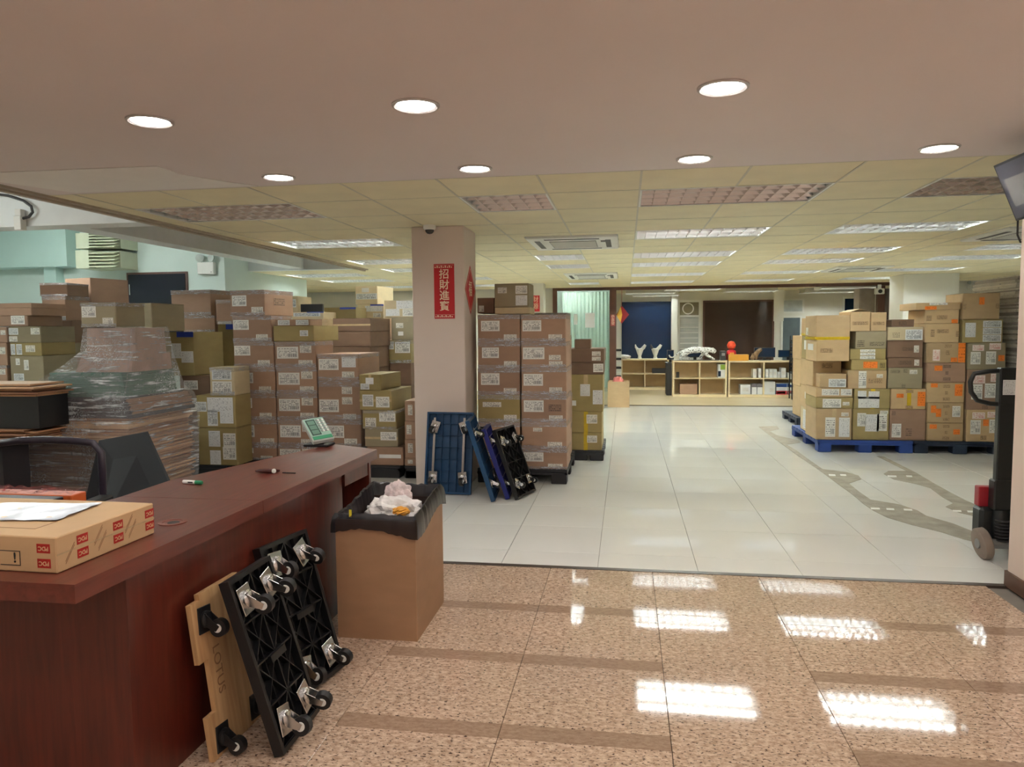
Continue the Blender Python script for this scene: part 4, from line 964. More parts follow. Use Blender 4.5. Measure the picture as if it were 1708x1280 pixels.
# marker pen, folding tool
mk = atz(322, 808, ZD)
t = thing('marker_pen', 'white marker pen with green cap on the desk top', 'marker', (mk.x, mk.y, ZD+0.009), (0, 0, -0.12))
MB().lathe([(0.0005, 0), (0.008, 0), (0.0085, 0.004), (0.0085, 0.062), (0.0075, 0.064)], 16, Matrix.Rotation(PI/2, 4, 'Y') @ Matrix.Translation((0, 0, -0.05))).build('barrel', M_WHITE, t, smooth=True)
MB().lathe([(0.0088, 0.0), (0.0092, 0.002), (0.0088, 0.03), (0.006, 0.034), (0.0005, 0.034)], 16, Matrix.Rotation(PI/2, 4, 'Y') @ Matrix.Translation((0, 0, 0.014))).build('cap', mat('green_cap', (40, 140, 96), 0.4), t, smooth=True)
MB().box(-0.02, 0.005, -0.0092, -0.0078, -0.003, 0.003).build('print', M_DARK, t)
nk = atz(455, 790, ZD)
t = thing('tape_cutter', 'dark folding cutter with white knob on the desk top', 'cutter', (nk.x, nk.y, ZD+0.001), (0, 0, 0.1))
MB().tube([(-0.085, 0.012, 0.008), (-0.06, 0.0, 0.011), (-0.02, -0.004, 0.011), (0.0, -0.004, 0.011)], [0.005, 0.009, 0.011, 0.009], 8).build('handle', mat('dark_red_handle', (70, 26, 22), 0.35), t, smooth=True)
MB().tube([(-0.05, 0.03, 0.007), (0.0, 0.035, 0.007), (0.02, 0.028, 0.007)], [0.006, 0.007, 0.005], 8).build('second_handle', mat('dark_red_handle', (70, 26, 22), 0.35), t, smooth=True)
MB().lathe([(0.0005, -0.011), (0.008, -0.008), (0.011, 0), (0.008, 0.008), (0.0005, 0.011)], 12, Matrix.Translation((0.008, -0.006, 0.0115))).build('knob', M_WHITE, t, smooth=True)
MB().box(0.045, 0.11, 0.006, 0.013, 0.0, 0.004, M=Matrix.Rotation(-0.15, 4, 'Z')).build('blade_strip', M_BLACK, t)

# electronic scale head standing on the far end of the desk
sb = atz(532, 744, ZD)
t = thing('scale_display', 'tilted silver scale display head with green trim on the desk end', 'scale', (sb.x, sb.y, ZD))
M_SILV = mat('silver_plastic', (186, 194, 188), 0.3, var=0.03); M_GRN = mat('green_panel', (50, 140, 100), 0.4, var=0.08)
M_PALEG = mat('pale_green_face', (150, 184, 168), 0.35, var=0.05)
O_ = Vector((sb.x, sb.y, ZD))
TL, TR, BL = at(499, 700.6, sb.y+0.03)-O_, at(533.7, 695, sb.y+0.115)-O_, at(526.9, 735.6, sb.y-0.07)-O_
u_ = (TR-TL); wq = u_.length; u_.normalize(); v_ = (TL-BL); v_ = v_-u_*v_.dot(u_); hq = v_.length; v_.normalize(); n_ = u_.cross(v_)
cq = (TR+BL)/2
RT = Matrix(((u_.x, v_.x, n_.x, cq.x), (u_.y, v_.y, n_.y, cq.y), (u_.z, v_.z, n_.z, cq.z), (0, 0, 0, 1)))
a_, b_ = wq/2, hq/2
MB().box(-a_, a_, -b_, b_, -0.03, -0.002, M=RT, ch=0.004).build('head', M_SILV, t)
hd_ = MB().box(-a_*.94, a_*.94, -b_*.94, b_*.94, -0.002, 0.0, M=RT).build('front_panel', M_PALEG, t)
MB().box(-a_*.8, a_*.06, -b_*.55, b_*.82, 0.0, 0.001, M=RT).build('display_frame', mat('frame_dark_green', (24, 56, 48), 0.3), hd_)
for k in range(3): MB().box(-a_*.7, -a_*.04, b_*(.36-.42*k), b_*(.72-.42*k), 0.001, 0.002, M=RT).build('display_window', mat('lcd_grey_green', (116, 150, 134), 0.2), hd_)
for i in range(4):
    for j in range(5): MB().box(a_*(.16+.19*i), a_*(.3+.19*i), b_*(.62-.24*j), b_*(.78-.24*j), 0.0, 0.0025, M=RT).build('key', M_WHITE if i % 2 else M_GREYM, hd_)
MB().box(-a_*.9, a_*.9, -b_*.92, -b_*.66, 0.0, 0.002, M=RT).build('green_strip', M_GRN, hd_)
MB().box(-0.075, 0.075, -0.05, 0.06, 0.0, 0.014, ch=0.004).build('foot_plate', M_BLACK, t)
lo, hi = cq-v_*b_*0.7-n_*0.03, cq+v_*b_*0.6-n_*0.03
MB().tube([(0, 0.0, 0.012), tuple((lo+Vector((0, 0, 0.012)))/2), tuple(cq-n_*0.028)], [0.03, 0.026, 0.022], 10).build('neck', M_BLACK, t, smooth=True)

# ------------------------------------------------------------------ office chair behind the desk
M_MESHB = None
def mesh_fabric(name):
    m, nt, b = nodes_of(name)
    out = [n for n in nt.nodes if n.type == 'OUTPUT_MATERIAL'][0]
    b.inputs['Base Color'].default_value = rgb((30, 28, 34)); b.inputs['Roughness'].default_value = 0.7
    tr = N(nt, 'ShaderNodeBsdfTransparent'); mix = N(nt, 'ShaderNodeMixShader'); mix.inputs[0].default_value = 0.72
    nt.links.new(tr.outputs[0], mix.inputs[1]); nt.links.new(b.outputs[0], mix.inputs[2]); nt.links.new(mix.outputs[0], out.inputs['Surface'])
    MATS[name] = m; return m
M_MESHB = mesh_fabric('chair_mesh')
M_CHF = mat('chair_frame_dark', (44, 38, 50), 0.35, var=0.08)
pr_ = at(160, 742, 2.95); pc = at(60, 738, 2.95)
chx = pr_.x-0.27
t = thing('office_chair', 'dark mesh-backed office chair behind the reception desk', 'chair', (chx, 3.0, 0), (0, 0, 0.12))
zt = pc.z
pts = []
for (x, z) in ((-.26, .55), (-.27, .75), (-.265, zt-.05), (-.23, zt-.005), (-.12, zt+.008), (.0, zt+.012), (.12, zt+.008), (.23, zt-.005), (.265, zt-.05), (.26, .75), (.25, .55), (.0, .53), (-.26, .55)):
    pts.append((x, -0.03-0.05*(z-.5), z))
MB().tube(pts, 0.017, 10).build('back_frame', M_CHF, t, smooth=True)
v = []; f_ = []
for i in range(9):
    for j in range(7):
        x = -0.25+0.5*i/8; z = 0.55+(zt-0.56)*j/6; v.append((x, -0.03-0.05*(z-.5)+0.03*(1-(x/.25)**2), z))
for i in range(8):
    for j in range(6): a_ = i*7+j; f_.append((a_, a_+7, a_+8, a_+1))
MB().add(v, f_).build('back_mesh', M_MESHB, t, smooth=True)
MB().box(-0.25, 0.25, -0.5, 0.0, 0.44, 0.51, ch=0.025).build('seat', mat('chair_fabric', (32, 30, 36), 0.8), t)
MB().cyl((0, -0.25, 0.09), (0, -0.25, 0.44), 0.025, 12).build('gas_lift', M_BLACK, t)
MB().tube([(0, -0.05, 0.45), (0, 0.02, 0.47), (0, 0.0, 0.62)], 0.022, 8).build('back_bracket', M_BLACK, t)
for k in range(5):
    a_ = 2*PI*k/5+0.3
    MB().tube([(0, -0.25, 0.10), (0.28*math.cos(a_), -0.25+0.28*math.sin(a_), 0.07)], [0.03, 0.018], 8).build('base_arm', M_BLACK, t)
    MB().cyl((0.28*math.cos(a_)-0.012, -0.25+0.28*math.sin(a_), 0.028), (0.28*math.cos(a_)+0.012, -0.25+0.28*math.sin(a_), 0.028), 0.028, 12).build('caster', M_BLACK, t)
for s in (-1, 1):
    MB().tube([(s*0.24, -0.2, 0.46), (s*0.3, -0.2, 0.5), (s*0.3, -0.2, 0.66)], 0.014, 8).build('arm_post', M_BLACK, t)
    MB().box(s*0.3-0.035, s*0.3+0.035, -0.34, -0.08, 0.66, 0.69, ch=0.01).build('armrest', M_BLACK, t)
# dark board leaning behind the desk
q0, q1, q2, q3 = at(165, 735, 3.75), at(243, 721, 3.75), at(279, 800, 3.62), at(150, 800, 3.62)
base_z = 0.0
def dn(p, q, z):   # continue the side down to the floor
    k = (z-p.z)/(q.z-p.z); return p+(q-p)*k
r2, r3 = dn(q1, q2, 0.0), dn(q0, q3, 0.0)
vs = [q0, q1, r2, r3]
nrm = Vector((0, -1, 0.1)).normalized()*0.02
cc = Vector(((r2.x+r3.x)/2, (r2.y+r3.y)/2, 0))
dbm = MB().add([tuple(p-cc) for p in vs]+[tuple(p-cc-Vector((0, -0.02, 0))) for p in vs], [(0, 1, 2, 3), (7, 6, 5, 4), (0, 4, 5, 1), (1, 5, 6, 2), (2, 6, 7, 3), (3, 7, 4, 0)]).build('leaning_board', mat('navy_black_panel', (11, 12, 20), 0.6, var=0.2, scale=3))
dbm.location = cc
tag(dbm, 'dark navy panel leaning behind the desk beside the chair', 'panel')

# ------------------------------------------------------------------ dollies
def caster(parent, c, s=1.0, m_plate=M_CHROME, yaw=0.0, wheel=None, name='caster'):
    """swivel caster on the underside (local -Y); wheel hangs away from the plate"""
    wheel = wheel or M_BLACK
    e = bpy.data.objects.new(name, None); COL.objects.link(e); e.parent = parent; e.location = c; e.scale = (s, s, s)
    e.rotation_euler = (0, yaw, 0); e.empty_display_size = 0.03
    MB().box(-0.032, 0.032, -0.004, 0, -0.04, 0.04, ch=0.0015).build('caster_plate', m_plate, e)
    MB().lathe([(0.026, 0), (0.026, 0.008), (0.018, 0.014)], 16, Matrix.Translation((0, -0.004, 0)) @ Matrix.Rotation(PI/2, 4, 'X')).build('swivel', m_plate, e, smooth=True)
    b = MB()
    for s_ in (-1, 1):
        b.add([(s_*0.013, -0.014, -0.02), (s_*0.013, -0.014, 0.02), (s_*0.013, -0.058, -0.022), (s_*0.013, -0.046, -0.036), (s_*0.016, -0.014, -0.02), (s_*0.016, -0.014, 0.02), (s_*0.016, -0.058, -0.022), (s_*0.016, -0.046, -0.036)],
              [(0, 1, 2, 3), (4, 5, 6, 7), (0, 1, 5, 4), (1, 2, 6, 5), (2, 3, 7, 6), (3, 0, 4, 7)])
    b.box(-0.016, 0.016, -0.017, -0.013, -0.02, 0.02).build('fork', m_plate, e)
    b2 = MB().cyl((-0.011, -0.05, -0.027), (0.011, -0.05, -0.027), 0.027, 18); b2.build('wheel', wheel, e, smooth=True)
    MB().cyl((-0.0135, -0.05, -0.027), (0.0135, -0.05, -0.027), 0.013, 14).build('hub', M_WHITE, e, smooth=True)
    return e
def rib_deck(w_, h_, th, pattern):
    """moulded underside: rim plus raised ribs, faces local -Y"""
    b = MB()
    b.box(-w_/2, w_/2, 0, 0.006, 0, h_)
    r = 0.016
    b.box(-w_/2, w_/2, -th, 0, 0, r).box(-w_/2, w_/2, -th, 0, h_-r, h_).box(-w_/2, -w_/2+r, -th, 0, r, h_-r).box(w_/2-r, w_/2, -th, 0, r, h_-r)
    def rib(p, q, t=0.004, dp=0.8):
        p, q = Vector((p[0], 0, p[1])), Vector((q[0], 0, q[1])); d = (q-p).normalized(); n = Vector((-d.z, 0, d.x))*t/2
        vs = [p-n, q-n, q+n, p+n]; b.add([tuple(v) for v in vs]+[(v.x, -th*dp, v.z) for v in vs], [(0, 1, 2, 3), (4, 5, 6, 7), (0, 1, 5, 4), (1, 2, 6, 5), (2, 3, 7, 6), (3, 0, 4, 7)])
    if pattern == 'x':
        nx, nz = 2, 4; iw, ih = w_-2*r, h_-2*r
        for i in range(nx):
            for j in range(nz):
                x0, x1 = -iw/2+i*iw/nx, -iw/2+(i+1)*iw/nx; z0, z1 = r+j*ih/nz, r+(j+1)*ih/nz
                rib((x0, z0), (x1, z1)); rib((x0, z1), (x1, z0)); rib((x0, z0), (x1, z0), 0.006); rib(((x0+x1)/2, z0), ((x0+x1)/2, z1), 0.003, 0.6)
        rib((0, r), (0, h_-r), 0.006)
    else:
        for i in range(1, 6): x = -w_/2+i*w_/6; rib((x, r), (x, h_-r), 0.005)
        for j in range(1, 7): z = j*h_/7; rib((-w_/2+r, z), (w_/2-r, z), 0.005)
    return b
def lean_matrix(bl, br, top_mid):
    """frame with x along the foot line, z up the board, -y out of the underside"""
    bl, br, tm = Vector(bl), Vector(br), Vector(top_mid)
    x = (br-bl).normalized(); z = (tm-(bl+br)/2); z = (z-x*z.dot(x)).normalized(); y = z.cross(x)
    c = (bl+br)/2
    return Matrix(((x.x, y.x, z.x, c.x), (x.y, y.y, z.y, c.y), (x.z, y.z, z.z, c.z), (0, 0, 0, 1))), (br-bl).length
M_DOLB = mat('dolly_black', (18, 18, 20), 0.42, var=0.15)
def near_dolly(label, bl, br, tm, h_, m, pattern='x'):
    Mx, w_ = lean_matrix(bl, br, tm)
    t = thing('dolly', label, 'dolly', group='black moulded dollies leaning on the desk'); t.matrix_world = Mx
    rib_deck(w_, h_, 0.03, pattern).build('deck', m, t)
    for sx in (-1, 1):
        for sz in (0.15, 0.86):
            caster(t, (sx*(w_/2-0.065), -0.03, sz*h_), 1.2, yaw=random.uniform(-0.35, 0.25))
    MB().box(-w_*0.18, w_*0.18, -0.035, -0.002, h_*0.46, h_*0.50).build('grip_bar', m, t)
    return t
# camera sees the undersides, which face +X; boards lean back onto the desk front
near_dolly('black ribbed dolly nearest the camera, leaning on the plywood one', (-1.15, 2.185, 0.004), (-1.15, 2.475, 0.004), (-1.325, 2.38, 0.58), 0.61, M_DOLB)
near_dolly('black ribbed dolly farther from the camera, leaning on the desk front', (-1.255, 2.55, 0.004), (-1.195, 2.84, 0.004), (-1.385, 2.75, 0.56), 0.60, M_DOLB)
# plywood dolly with notched sides
Mx, w_ = lean_matrix((-1.345, 2.13, 0.003), (-1.335, 2.46, 0.003), (-1.41, 2.32, 0.58))
t = thing('plywood_dolly', 'notched plywood dolly with black casters leaning on the desk', 'dolly'); t.matrix_world = Mx
hw = w_/2; H_ = 0.55
poly = [(-hw, 0), (hw, 0), (hw, .15), (hw-.05, .15), (hw-.05, .33), (hw, .33), (hw, H_-.02), (hw-.05, H_-.02), (hw-.05, H_), (-hw+.05, H_), (-hw+.05, H_-.02), (-hw, H_-.02), (-hw, .33), (-hw+.05, .33), (-hw+.05, .15), (-hw, .15)]
M_PLY = wood_mat('plywood', (214, 176, 128), (178, 136, 92), 0.5, (10, 10, 1.0), 0.0)
MB().prism(poly, -0.006, 0.012, Matrix(((1, 0, 0, 0), (0, 0, 1, 0), (0, 1, 0, 0), (0, 0, 0, 1)))).build('board', M_PLY, t)
for sx in (-1, 1):
    for sz in (0.1, 0.84): caster(t, (sx*(hw-0.06), -0.006, sz*H_), 1.1, M_BLACK, 0.1)
lettering(t, 'LOTUS', 0.055, M_BRN, (-hw*0.42, -0.0068, H_*0.5), -Z_, X_, 'stencil_lettering', ext=0.0003)

# blue dolly against the column and its neighbours
M_BLUE = mat('dolly_blue', (22, 66, 104), 0.4, var=0.15, scale=4)
M_BLUE2 = mat('dolly_edge_blue', (26, 36, 116), 0.4, var=0.1)
def far_dolly(label, bl, br, tm, h_, m, rails=False, s=1.2, pattern='g'):
    Mx, w_ = lean_matrix(bl, br, tm)
    t = thing('dolly', label, 'dolly', group='dollies at the foot of the column'); t.matrix_world = Mx
    rib_deck(w_, h_, 0.03, pattern).build('deck', m, t)
    for sx in (-1, 1):
        for sz in (0.2, 0.82): caster(t, (sx*w_*0.32, -0.03, sz*h_), s, yaw=random.uniform(-0.8, 0.8))
        if rails: MB().box(sx*w_*0.32-0.01, sx*w_*0.32+0.01, -0.042, -0.03, 0.1*h_, 0.93*h_).build('caster_rail', M_CHROME, t)
    return t
b0, b1, tp = atz(696, 837, 0), atz(779, 836, 0), at(737, 702, 6.26)
far_dolly('large blue dolly standing upright against the white column', (b0.x-0.02, 6.10, 0.003), (b1.x-0.01, 6.08, 0.003), (-1.62, 6.24, 0.72), 0.71, M_BLUE, True, 1.25)
far_dolly('blue dolly leaning on the column corner, seen nearly edge-on', (-1.09, 5.84, 0.003), (-1.13, 6.28, 0.003), (-1.335, 6.08, 0.72), 0.70, M_BLUE, False, 1.0)
far_dolly('narrow blue-edged dolly between the edge-on one and the black one', (-0.985, 5.94, 0.003), (-1.01, 6.30, 0.003), (-1.20, 6.12, 0.60), 0.62, M_BLUE2, False, 0.85)
far_dolly('black dolly with white casters leaning beside the taped pallet', (-0.905, 5.93, 0.003), (-0.80, 6.28, 0.003), (-1.05, 6.22, 0.60), 0.61, M_DOLB, False, 1.0, 'x')
# ------------------------------------------------------------------ waste box with liner
wb0, wb1, wb2 = atz(560, 1068, 0), atz(697, 1070, 0), atz(740, 1005, 0)
x0, x1, y0, y1, H_ = wb0.x, -0.939, 3.135, 3.63, 0.56
M_KBIN = carton_mat('kraft_bin', (172, 134, 102))
t = thing('waste_box', 'tall brown cardboard box used as a bin beside the desk', 'waste bin', ((x0+x1)/2, (y0+y1)/2, 0))
hw, hd = (x1-x0)/2, (y1-y0)/2; k = 0.006
MB().box(-hw, hw, -hd, -hd+k, 0, H_).build('front_wall', M_KBIN, t); MB().box(-hw, hw, hd-k, hd, 0, H_).build('back_wall', M_KBIN, t)
MB().box(-hw, -hw+k, -hd+k, hd-k, 0, H_).build('left_wall', M_KBIN, t); MB().box(hw-k, hw, -hd+k, hd-k, 0, H_).build('right_wall', M_KBIN, t)
MB().box(-hw+k, hw-k, -hd+k, hd-k, 0, k).build('base', M_KBIN, t)
def bag_mat():
    m, nt, b = nodes_of('bin_liner')
    out = [n for n in nt.nodes if n.type == 'OUTPUT_MATERIAL'][0]
    b.inputs['Base Color'].default_value = rgb((34, 32, 36)); b.inputs['Roughness'].default_value = 0.28
    tr = N(nt, 'ShaderNodeBsdfTransparent'); mix = N(nt, 'ShaderNodeMixShader'); mix.inputs[0].default_value = 0.8
    nt.links.new(tr.outputs[0], mix.inputs[1]); nt.links.new(b.outputs[0], mix.inputs[2]); nt.links.new(mix.outputs[0], out.inputs['Surface'])
    return m
M_BAG = bag_mat()
n = 96; v = []; f_ = []
def rect_pt(s, a, b_):
    P = 4*(a+b_)*1.0; d = s*P
    for (L, p, q) in ((2*a, (-a, -b_), (1, 0)), (2*b_, (a, -b_), (0, 1)), (2*a, (a, b_), (-1, 0)), (2*b_, (-a, b_), (0, -1))):
        if d <= L: return p[0]+q[0]*d, p[1]+q[1]*d
        d -= L
    return -a, -b_
prof = [(0.016, -0.065), (0.014, -0.03), (0.008, 0.004), (-0.002, 0.022), (-0.012, 0.016), (-0.02, -0.02), (-0.03, -0.09), (-0.06, -0.16)]
for i in range(n):
    s = i/n; wob = random.uniform(-1, 1)
    back = 1.0 if 0.3 < s < 0.8 else 0.0
    for j, (off, dz) in enumerate(prof):
        x, y = rect_pt(s, hw+off, hd+off)
        rise = 0.05*(0.5+0.5*math.sin(2*PI*(s-0.33)))*(1 if 1 <= j <= 5 else 0.6)
        pl = 0.005*math.sin(i*2.4+j*0.4)+0.004*wob
        drop = 0.025*math.sin(2*PI*s*3)*(1 if j == 0 else 0.3)
        v.append((x*(1+pl*1.5), y*(1+pl*1.5), H_+dz+rise+drop+0.004*wob))
m_ = len(prof)
for i in range(n):
    for j in range(m_-1): a_ = i*m_+j; c_ = ((i+1) % n)*m_+j; f_.append((a_, c_, c_+1, a_+1))
MB().add(v, f_).build('bin_liner', M_BAG, t, smooth=True)
# crumpled white bag in it
def crumple(r, seed, sq=(1, 1, 1), sub=4, amp=0.22):
    random.seed(seed)
    bm = bmesh.new(); bmesh.ops.create_icosphere(bm, subdivisions=sub, radius=r)
    ks = [(Vector((random.gauss(0, 1), random.gauss(0, 1), random.gauss(0, 1))).normalized(), random.uniform(4, 9), random.uniform(0, 6)) for _ in range(9)]
    for vv in bm.verts:
        d = vv.co.normalized(); s = sum(abs(math.sin(k.dot(d)*f+p)) for k, f, p in ks)/9-0.55
        vv.co = Vector((vv.co.x*sq[0], vv.co.y*sq[1], vv.co.z*sq[2]))*(1+amp*s*2)
    me = bpy.data.meshes.new('crumple'); bm.to_mesh(me); bm.free()
    return me
def crumpled(name, label, cat, loc, r, seed, sq, m, amp=0.22):
    me = crumple(r, seed, sq, 4, amp); me.materials.append(m); me.name = name
    o = link(name, me, None, loc); tag(o, label, cat); return o
bx, by = (x0+x1)/2, (y0+y1)/2
M_BAGW = mat('white_bag', (226, 222, 218), 0.35, var=0.12, scale=20)
crumpled('plastic_bag', 'crumpled white plastic bag on top of the bin', 'plastic bag', (bx+0.0, by+0.02, H_-0.035), 0.1, 3, (1.3, 1.0, 0.75), M_BAGW, 0.5)
crumpled('paper_wrapper', 'white wrapper with red print sticking up from the bin', 'wrapper', (bx+0.005, by+0.09, H_+0.04), 0.062, 5, (1.0, 0.6, 1.0), mat('wrapper_paper', (222, 206, 204), 0.5, var=0.2, scale=30), 0.5)
crumpled('orange_peel', 'small orange scrap on the white bag in the bin', 'scrap', (bx+0.07, by-0.07, H_-0.002), 0.03, 6, (1.2, 0.7, 0.6), mat('orange_scrap', (226, 160, 50), 0.5), 0.6)
crumpled('rubbish_filling', 'dark crumpled rubbish filling the liner below the bag', 'rubbish', (bx, by, H_-0.22), 0.19, 8, (0.75, 1.0, 0.75), mat('dark_rubbish', (40, 38, 40), 0.6))
yt = MB().box(-0.006, 0.006, -0.001, 0.001, 0, 0.035).build('yellow_tag', mat('yellow_tag', (224, 214, 60), 0.5)); yt.location = (x0+0.075, y0-0.002, H_+0.01)
tag(yt, 'small yellow tag stuck at the front rim of the bin', 'tag')
random.seed(11)
# ------------------------------------------------------------------ wrapped bundle of flattened cardboard
Yw = 5.15
def wx(px): return at(px, 680, Yw).x
def wz(py): return at(200, py, Yw).z
xL, xR = wx(42), wx(216)
t = thing('wrapped_bundle', 'pallet of flattened cardboard wrapped in clear stretch film behind the chair', 'wrapped pallet', ((xL+xR)/2, Yw+0.45, 0))
cxw = (xL+xR)/2
SH = [mat('sheet_a', (186, 140, 104), 0.6, var=0.1, scale=12, stretch=(1, 1, 10)), mat('sheet_b', (150, 108, 80), 0.6, var=0.1, scale=12), mat('sheet_c', (206, 166, 128), 0.6, var=0.1, scale=12)]
random.seed(21)
z = 0.14
MB().box(-(xR-xL)/2, (xR-xL)/2, -0.45, 0.36, 0.1, 0.138).build('pallet_deck', M_PAL_K, t)
for i in range(3):
    for j in range(3): MB().box((xL-xR)/2+0.01+i*((xR-xL)/2-0.08), (xL-xR)/2+0.15+i*((xR-xL)/2-0.08), -0.44+j*0.325, -0.30+j*0.325, 0, 0.1).build('pallet_block', M_PAL_K, t)
while z < wz(668):
    th = random.uniform(0.007, 0.013)
    l = wx(40+random.uniform(-3, 5))-cxw; r = wx(218+random.uniform(-8, 4))-cxw
    if z < wz(705): l += 0.02; r += 0.0
    MB().box(l, r, -0.45+random.uniform(-0.015, 0.01), 0.36+random.uniform(-0.02, 0.01), z, z+th-0.0015).build('cardboard_sheet', random.choice(SH if z < wz(700) else SH[1:2]), t)
    z += th
M_GREENW = mat('green_wrapped', (70, 104, 92), 0.5, var=0.25, scale=6, stretch=(1, 1, 10))
M_DARKW = mat('dark_layer', (58, 48, 54), 0.5, var=0.25, scale=8, stretch=(1, 1, 12))
for k in range(4):
    l, r = wx(38+k*4)-cxw, wx(330-k*7)-cxw
    z1 = wz(664-k*0)+0.0
z_a, z_b = wz(698), wz(663)
for k in range(5):
    zz0 = z_a+(z_b-z_a)*k/5; zz1 = z_a+(z_b-z_a)*(k+1)/5
    MB().box(wx(38+k*5+random.uniform(-3, 3))-cxw, wx(223-k*3)-cxw, -0.475, 0.37-k*0.02, max(zz0, z_a+0.001), zz1-0.003).build('dark_layer', M_DARKW, t)
for k in range(6):
    zz0 = z_b+(wz(622)-z_b)*k/6; zz1 = z_b+(wz(622)-z_b)*(k+1)/6
    MB().box(wx(74+k*2)-cxw, wx(209-k*1)-cxw, -0.44, 0.22, zz0, zz1-0.002).build('green_bag_layer', M_GREENW, t)
zg = wz(622)
def frustum(l0, r0, l1, r1, y0, y1, z0, z1, ys=0.06):
    return MB().add([(l0, y0, z0), (r0, y0, z0), (r0, y1, z0), (l0, y1, z0), (l1, y0+ys, z1), (r1, y0+ys, z1), (r1, y1-ys, z1), (l1, y1-ys, z1)],
                    [(0, 3, 2, 1), (4, 5, 6, 7), (0, 1, 5, 4), (1, 2, 6, 5), (2, 3, 7, 6), (3, 0, 4, 7)])
M_PINKB = mat('wrapped_board', (158, 128, 116), 0.5, var=0.25, scale=7)
frustum(wx(118)-cxw, wx(212)-cxw, wx(128)-cxw, wx(213)-cxw, -0.38, 0.14, zg, wz(592), 0.02).build('wrapped_board', M_PINKB, t)
frustum(wx(131)-cxw, wx(214)-cxw, wx(132)-cxw, wx(213)-cxw, -0.33, 0.06, wz(592), wz(547), 0.01).build('wrapped_board', M_PINKB, t)
# film skin: rings with pleats
rings = [(221, 40, 0.14, -0.46, .38, 790), (224, 37, 0, -0.49, .4, 740), (227, 34, 0, -0.5, .41, 702), (222, 44, 0, -0.5, .38, 668), (214, 66, 0, -0.47, .29, 655), (212, 70, 0, -0.46, .25, 632), (215, 100, 0, -0.42, .2, 612), (217, 126, 0, -0.37, .13, 588), (216, 129, 0, -0.35, .09, 546)]
v = []; f_ = []; n = 120
for ri, (pr, pl, _, yf, yb, py) in enumerate(rings):
    l, r = wx(pl)-cxw, wx(pr)-cxw; z = wz(py) if ri else 0.14
    for i in range(n):
        x, y = rect_pt(i/n, (r-l)/2, (yb-yf)/2); x += (l+r)/2; y += (yf+yb)/2
        k = 0.010*math.sin(i*1.7+ri*1.3)+random.uniform(-0.008, 0.008)
        v.append((x*(1+k), y*(1+k*1.5), z+random.uniform(-0.006, 0.006)))
for ri in range(len(rings)-1):
    for i in range(n): a_ = ri*n+i; c_ = ri*n+(i+1) % n; f_.append((a_, c_, c_+n, a_+n))
f_.append(tuple(range((len(rings)-1)*n, len(rings)*n)))
M_WRAP = film_mat('stretch_wrap', 0.42, (240, 243, 246), (1.6, 1.6, 18), 0.1)
MB().add(v, f_).build('stretch_film', M_WRAP, t, smooth=False)
MB().tube([(wx(213)-cxw, -0.36, wz(548)), (wx(216)-cxw, -0.44, wz(610)), (wx(218)-cxw, -0.478, wz(635)), (wx(215)-cxw, -0.515, wz(676))], 0.004, 6).build('film_tail', M_FILM, t)
# labelled carton on top of it
ctop = wz(546)+0.004
carton(at(131, 520, Yw+0.12).x, at(190, 520, Yw+0.12).x, Yw+0.14, 0.36, ctop, at(160, 505, Yw+0.14).z, 'g', [('W', .04, .44, .14, .6), ('S', .62, .92, .62, .9)], 'film-wrapped labelled carton lying on top of the wrapped bundle', 'carton on the bundle', 0, 'f')
# loose flattened cardboard at the left edge
Ys = 4.75
t = thing('cardboard_pile', 'pile of loose flattened cardboard at the left picture edge', 'cardboard', (at(0, 690, Ys).x-0.25, Ys+0.3, 0))
zx = at(0, 640, Ys).x-0.25
def sheet(x1px, z0, z1, tilt, m, y0=-0.3):
    x1 = at(x1px, 660, Ys).x-zx
    MB().box(-0.55, x1, y0, 0.03, z0, z1, M=Matrix.Rotation(tilt, 4, 'Y') if tilt else None).build('cardboard_sheet', m, t)
ztop = at(40, 640, Ys).z
MB().box(-0.5, 0.2, -0.25, 0.0, 0, at(0, 735, Ys).z-0.01).build('crate_body', M_DARK, t)
zb0 = at(0, 735, Ys).z-0.008
for k in range(6):
    sheet(52+random.uniform(-10, 8), zb0+k*0.016, zb0+k*0.016+0.011, 0, random.choice(SH), -0.3+random.uniform(-0.03, 0.03))
zb1 = zb0+6*0.016
MB().box(-0.5, at(62, 680, Ys).x-zx, -0.27, 0.02, zb1, at(0, 662, Ys).z).build('dark_bag', M_BLACK, t)
zb2 = at(0, 662, Ys).z+0.001
for k in range(5):
    sheet(66+random.uniform(-14, 6), zb2+k*0.02, zb2+k*0.02+0.013, 0.0, SH[2 if k > 2 else k % 2], -0.32+random.uniform(-0.03, 0.03))

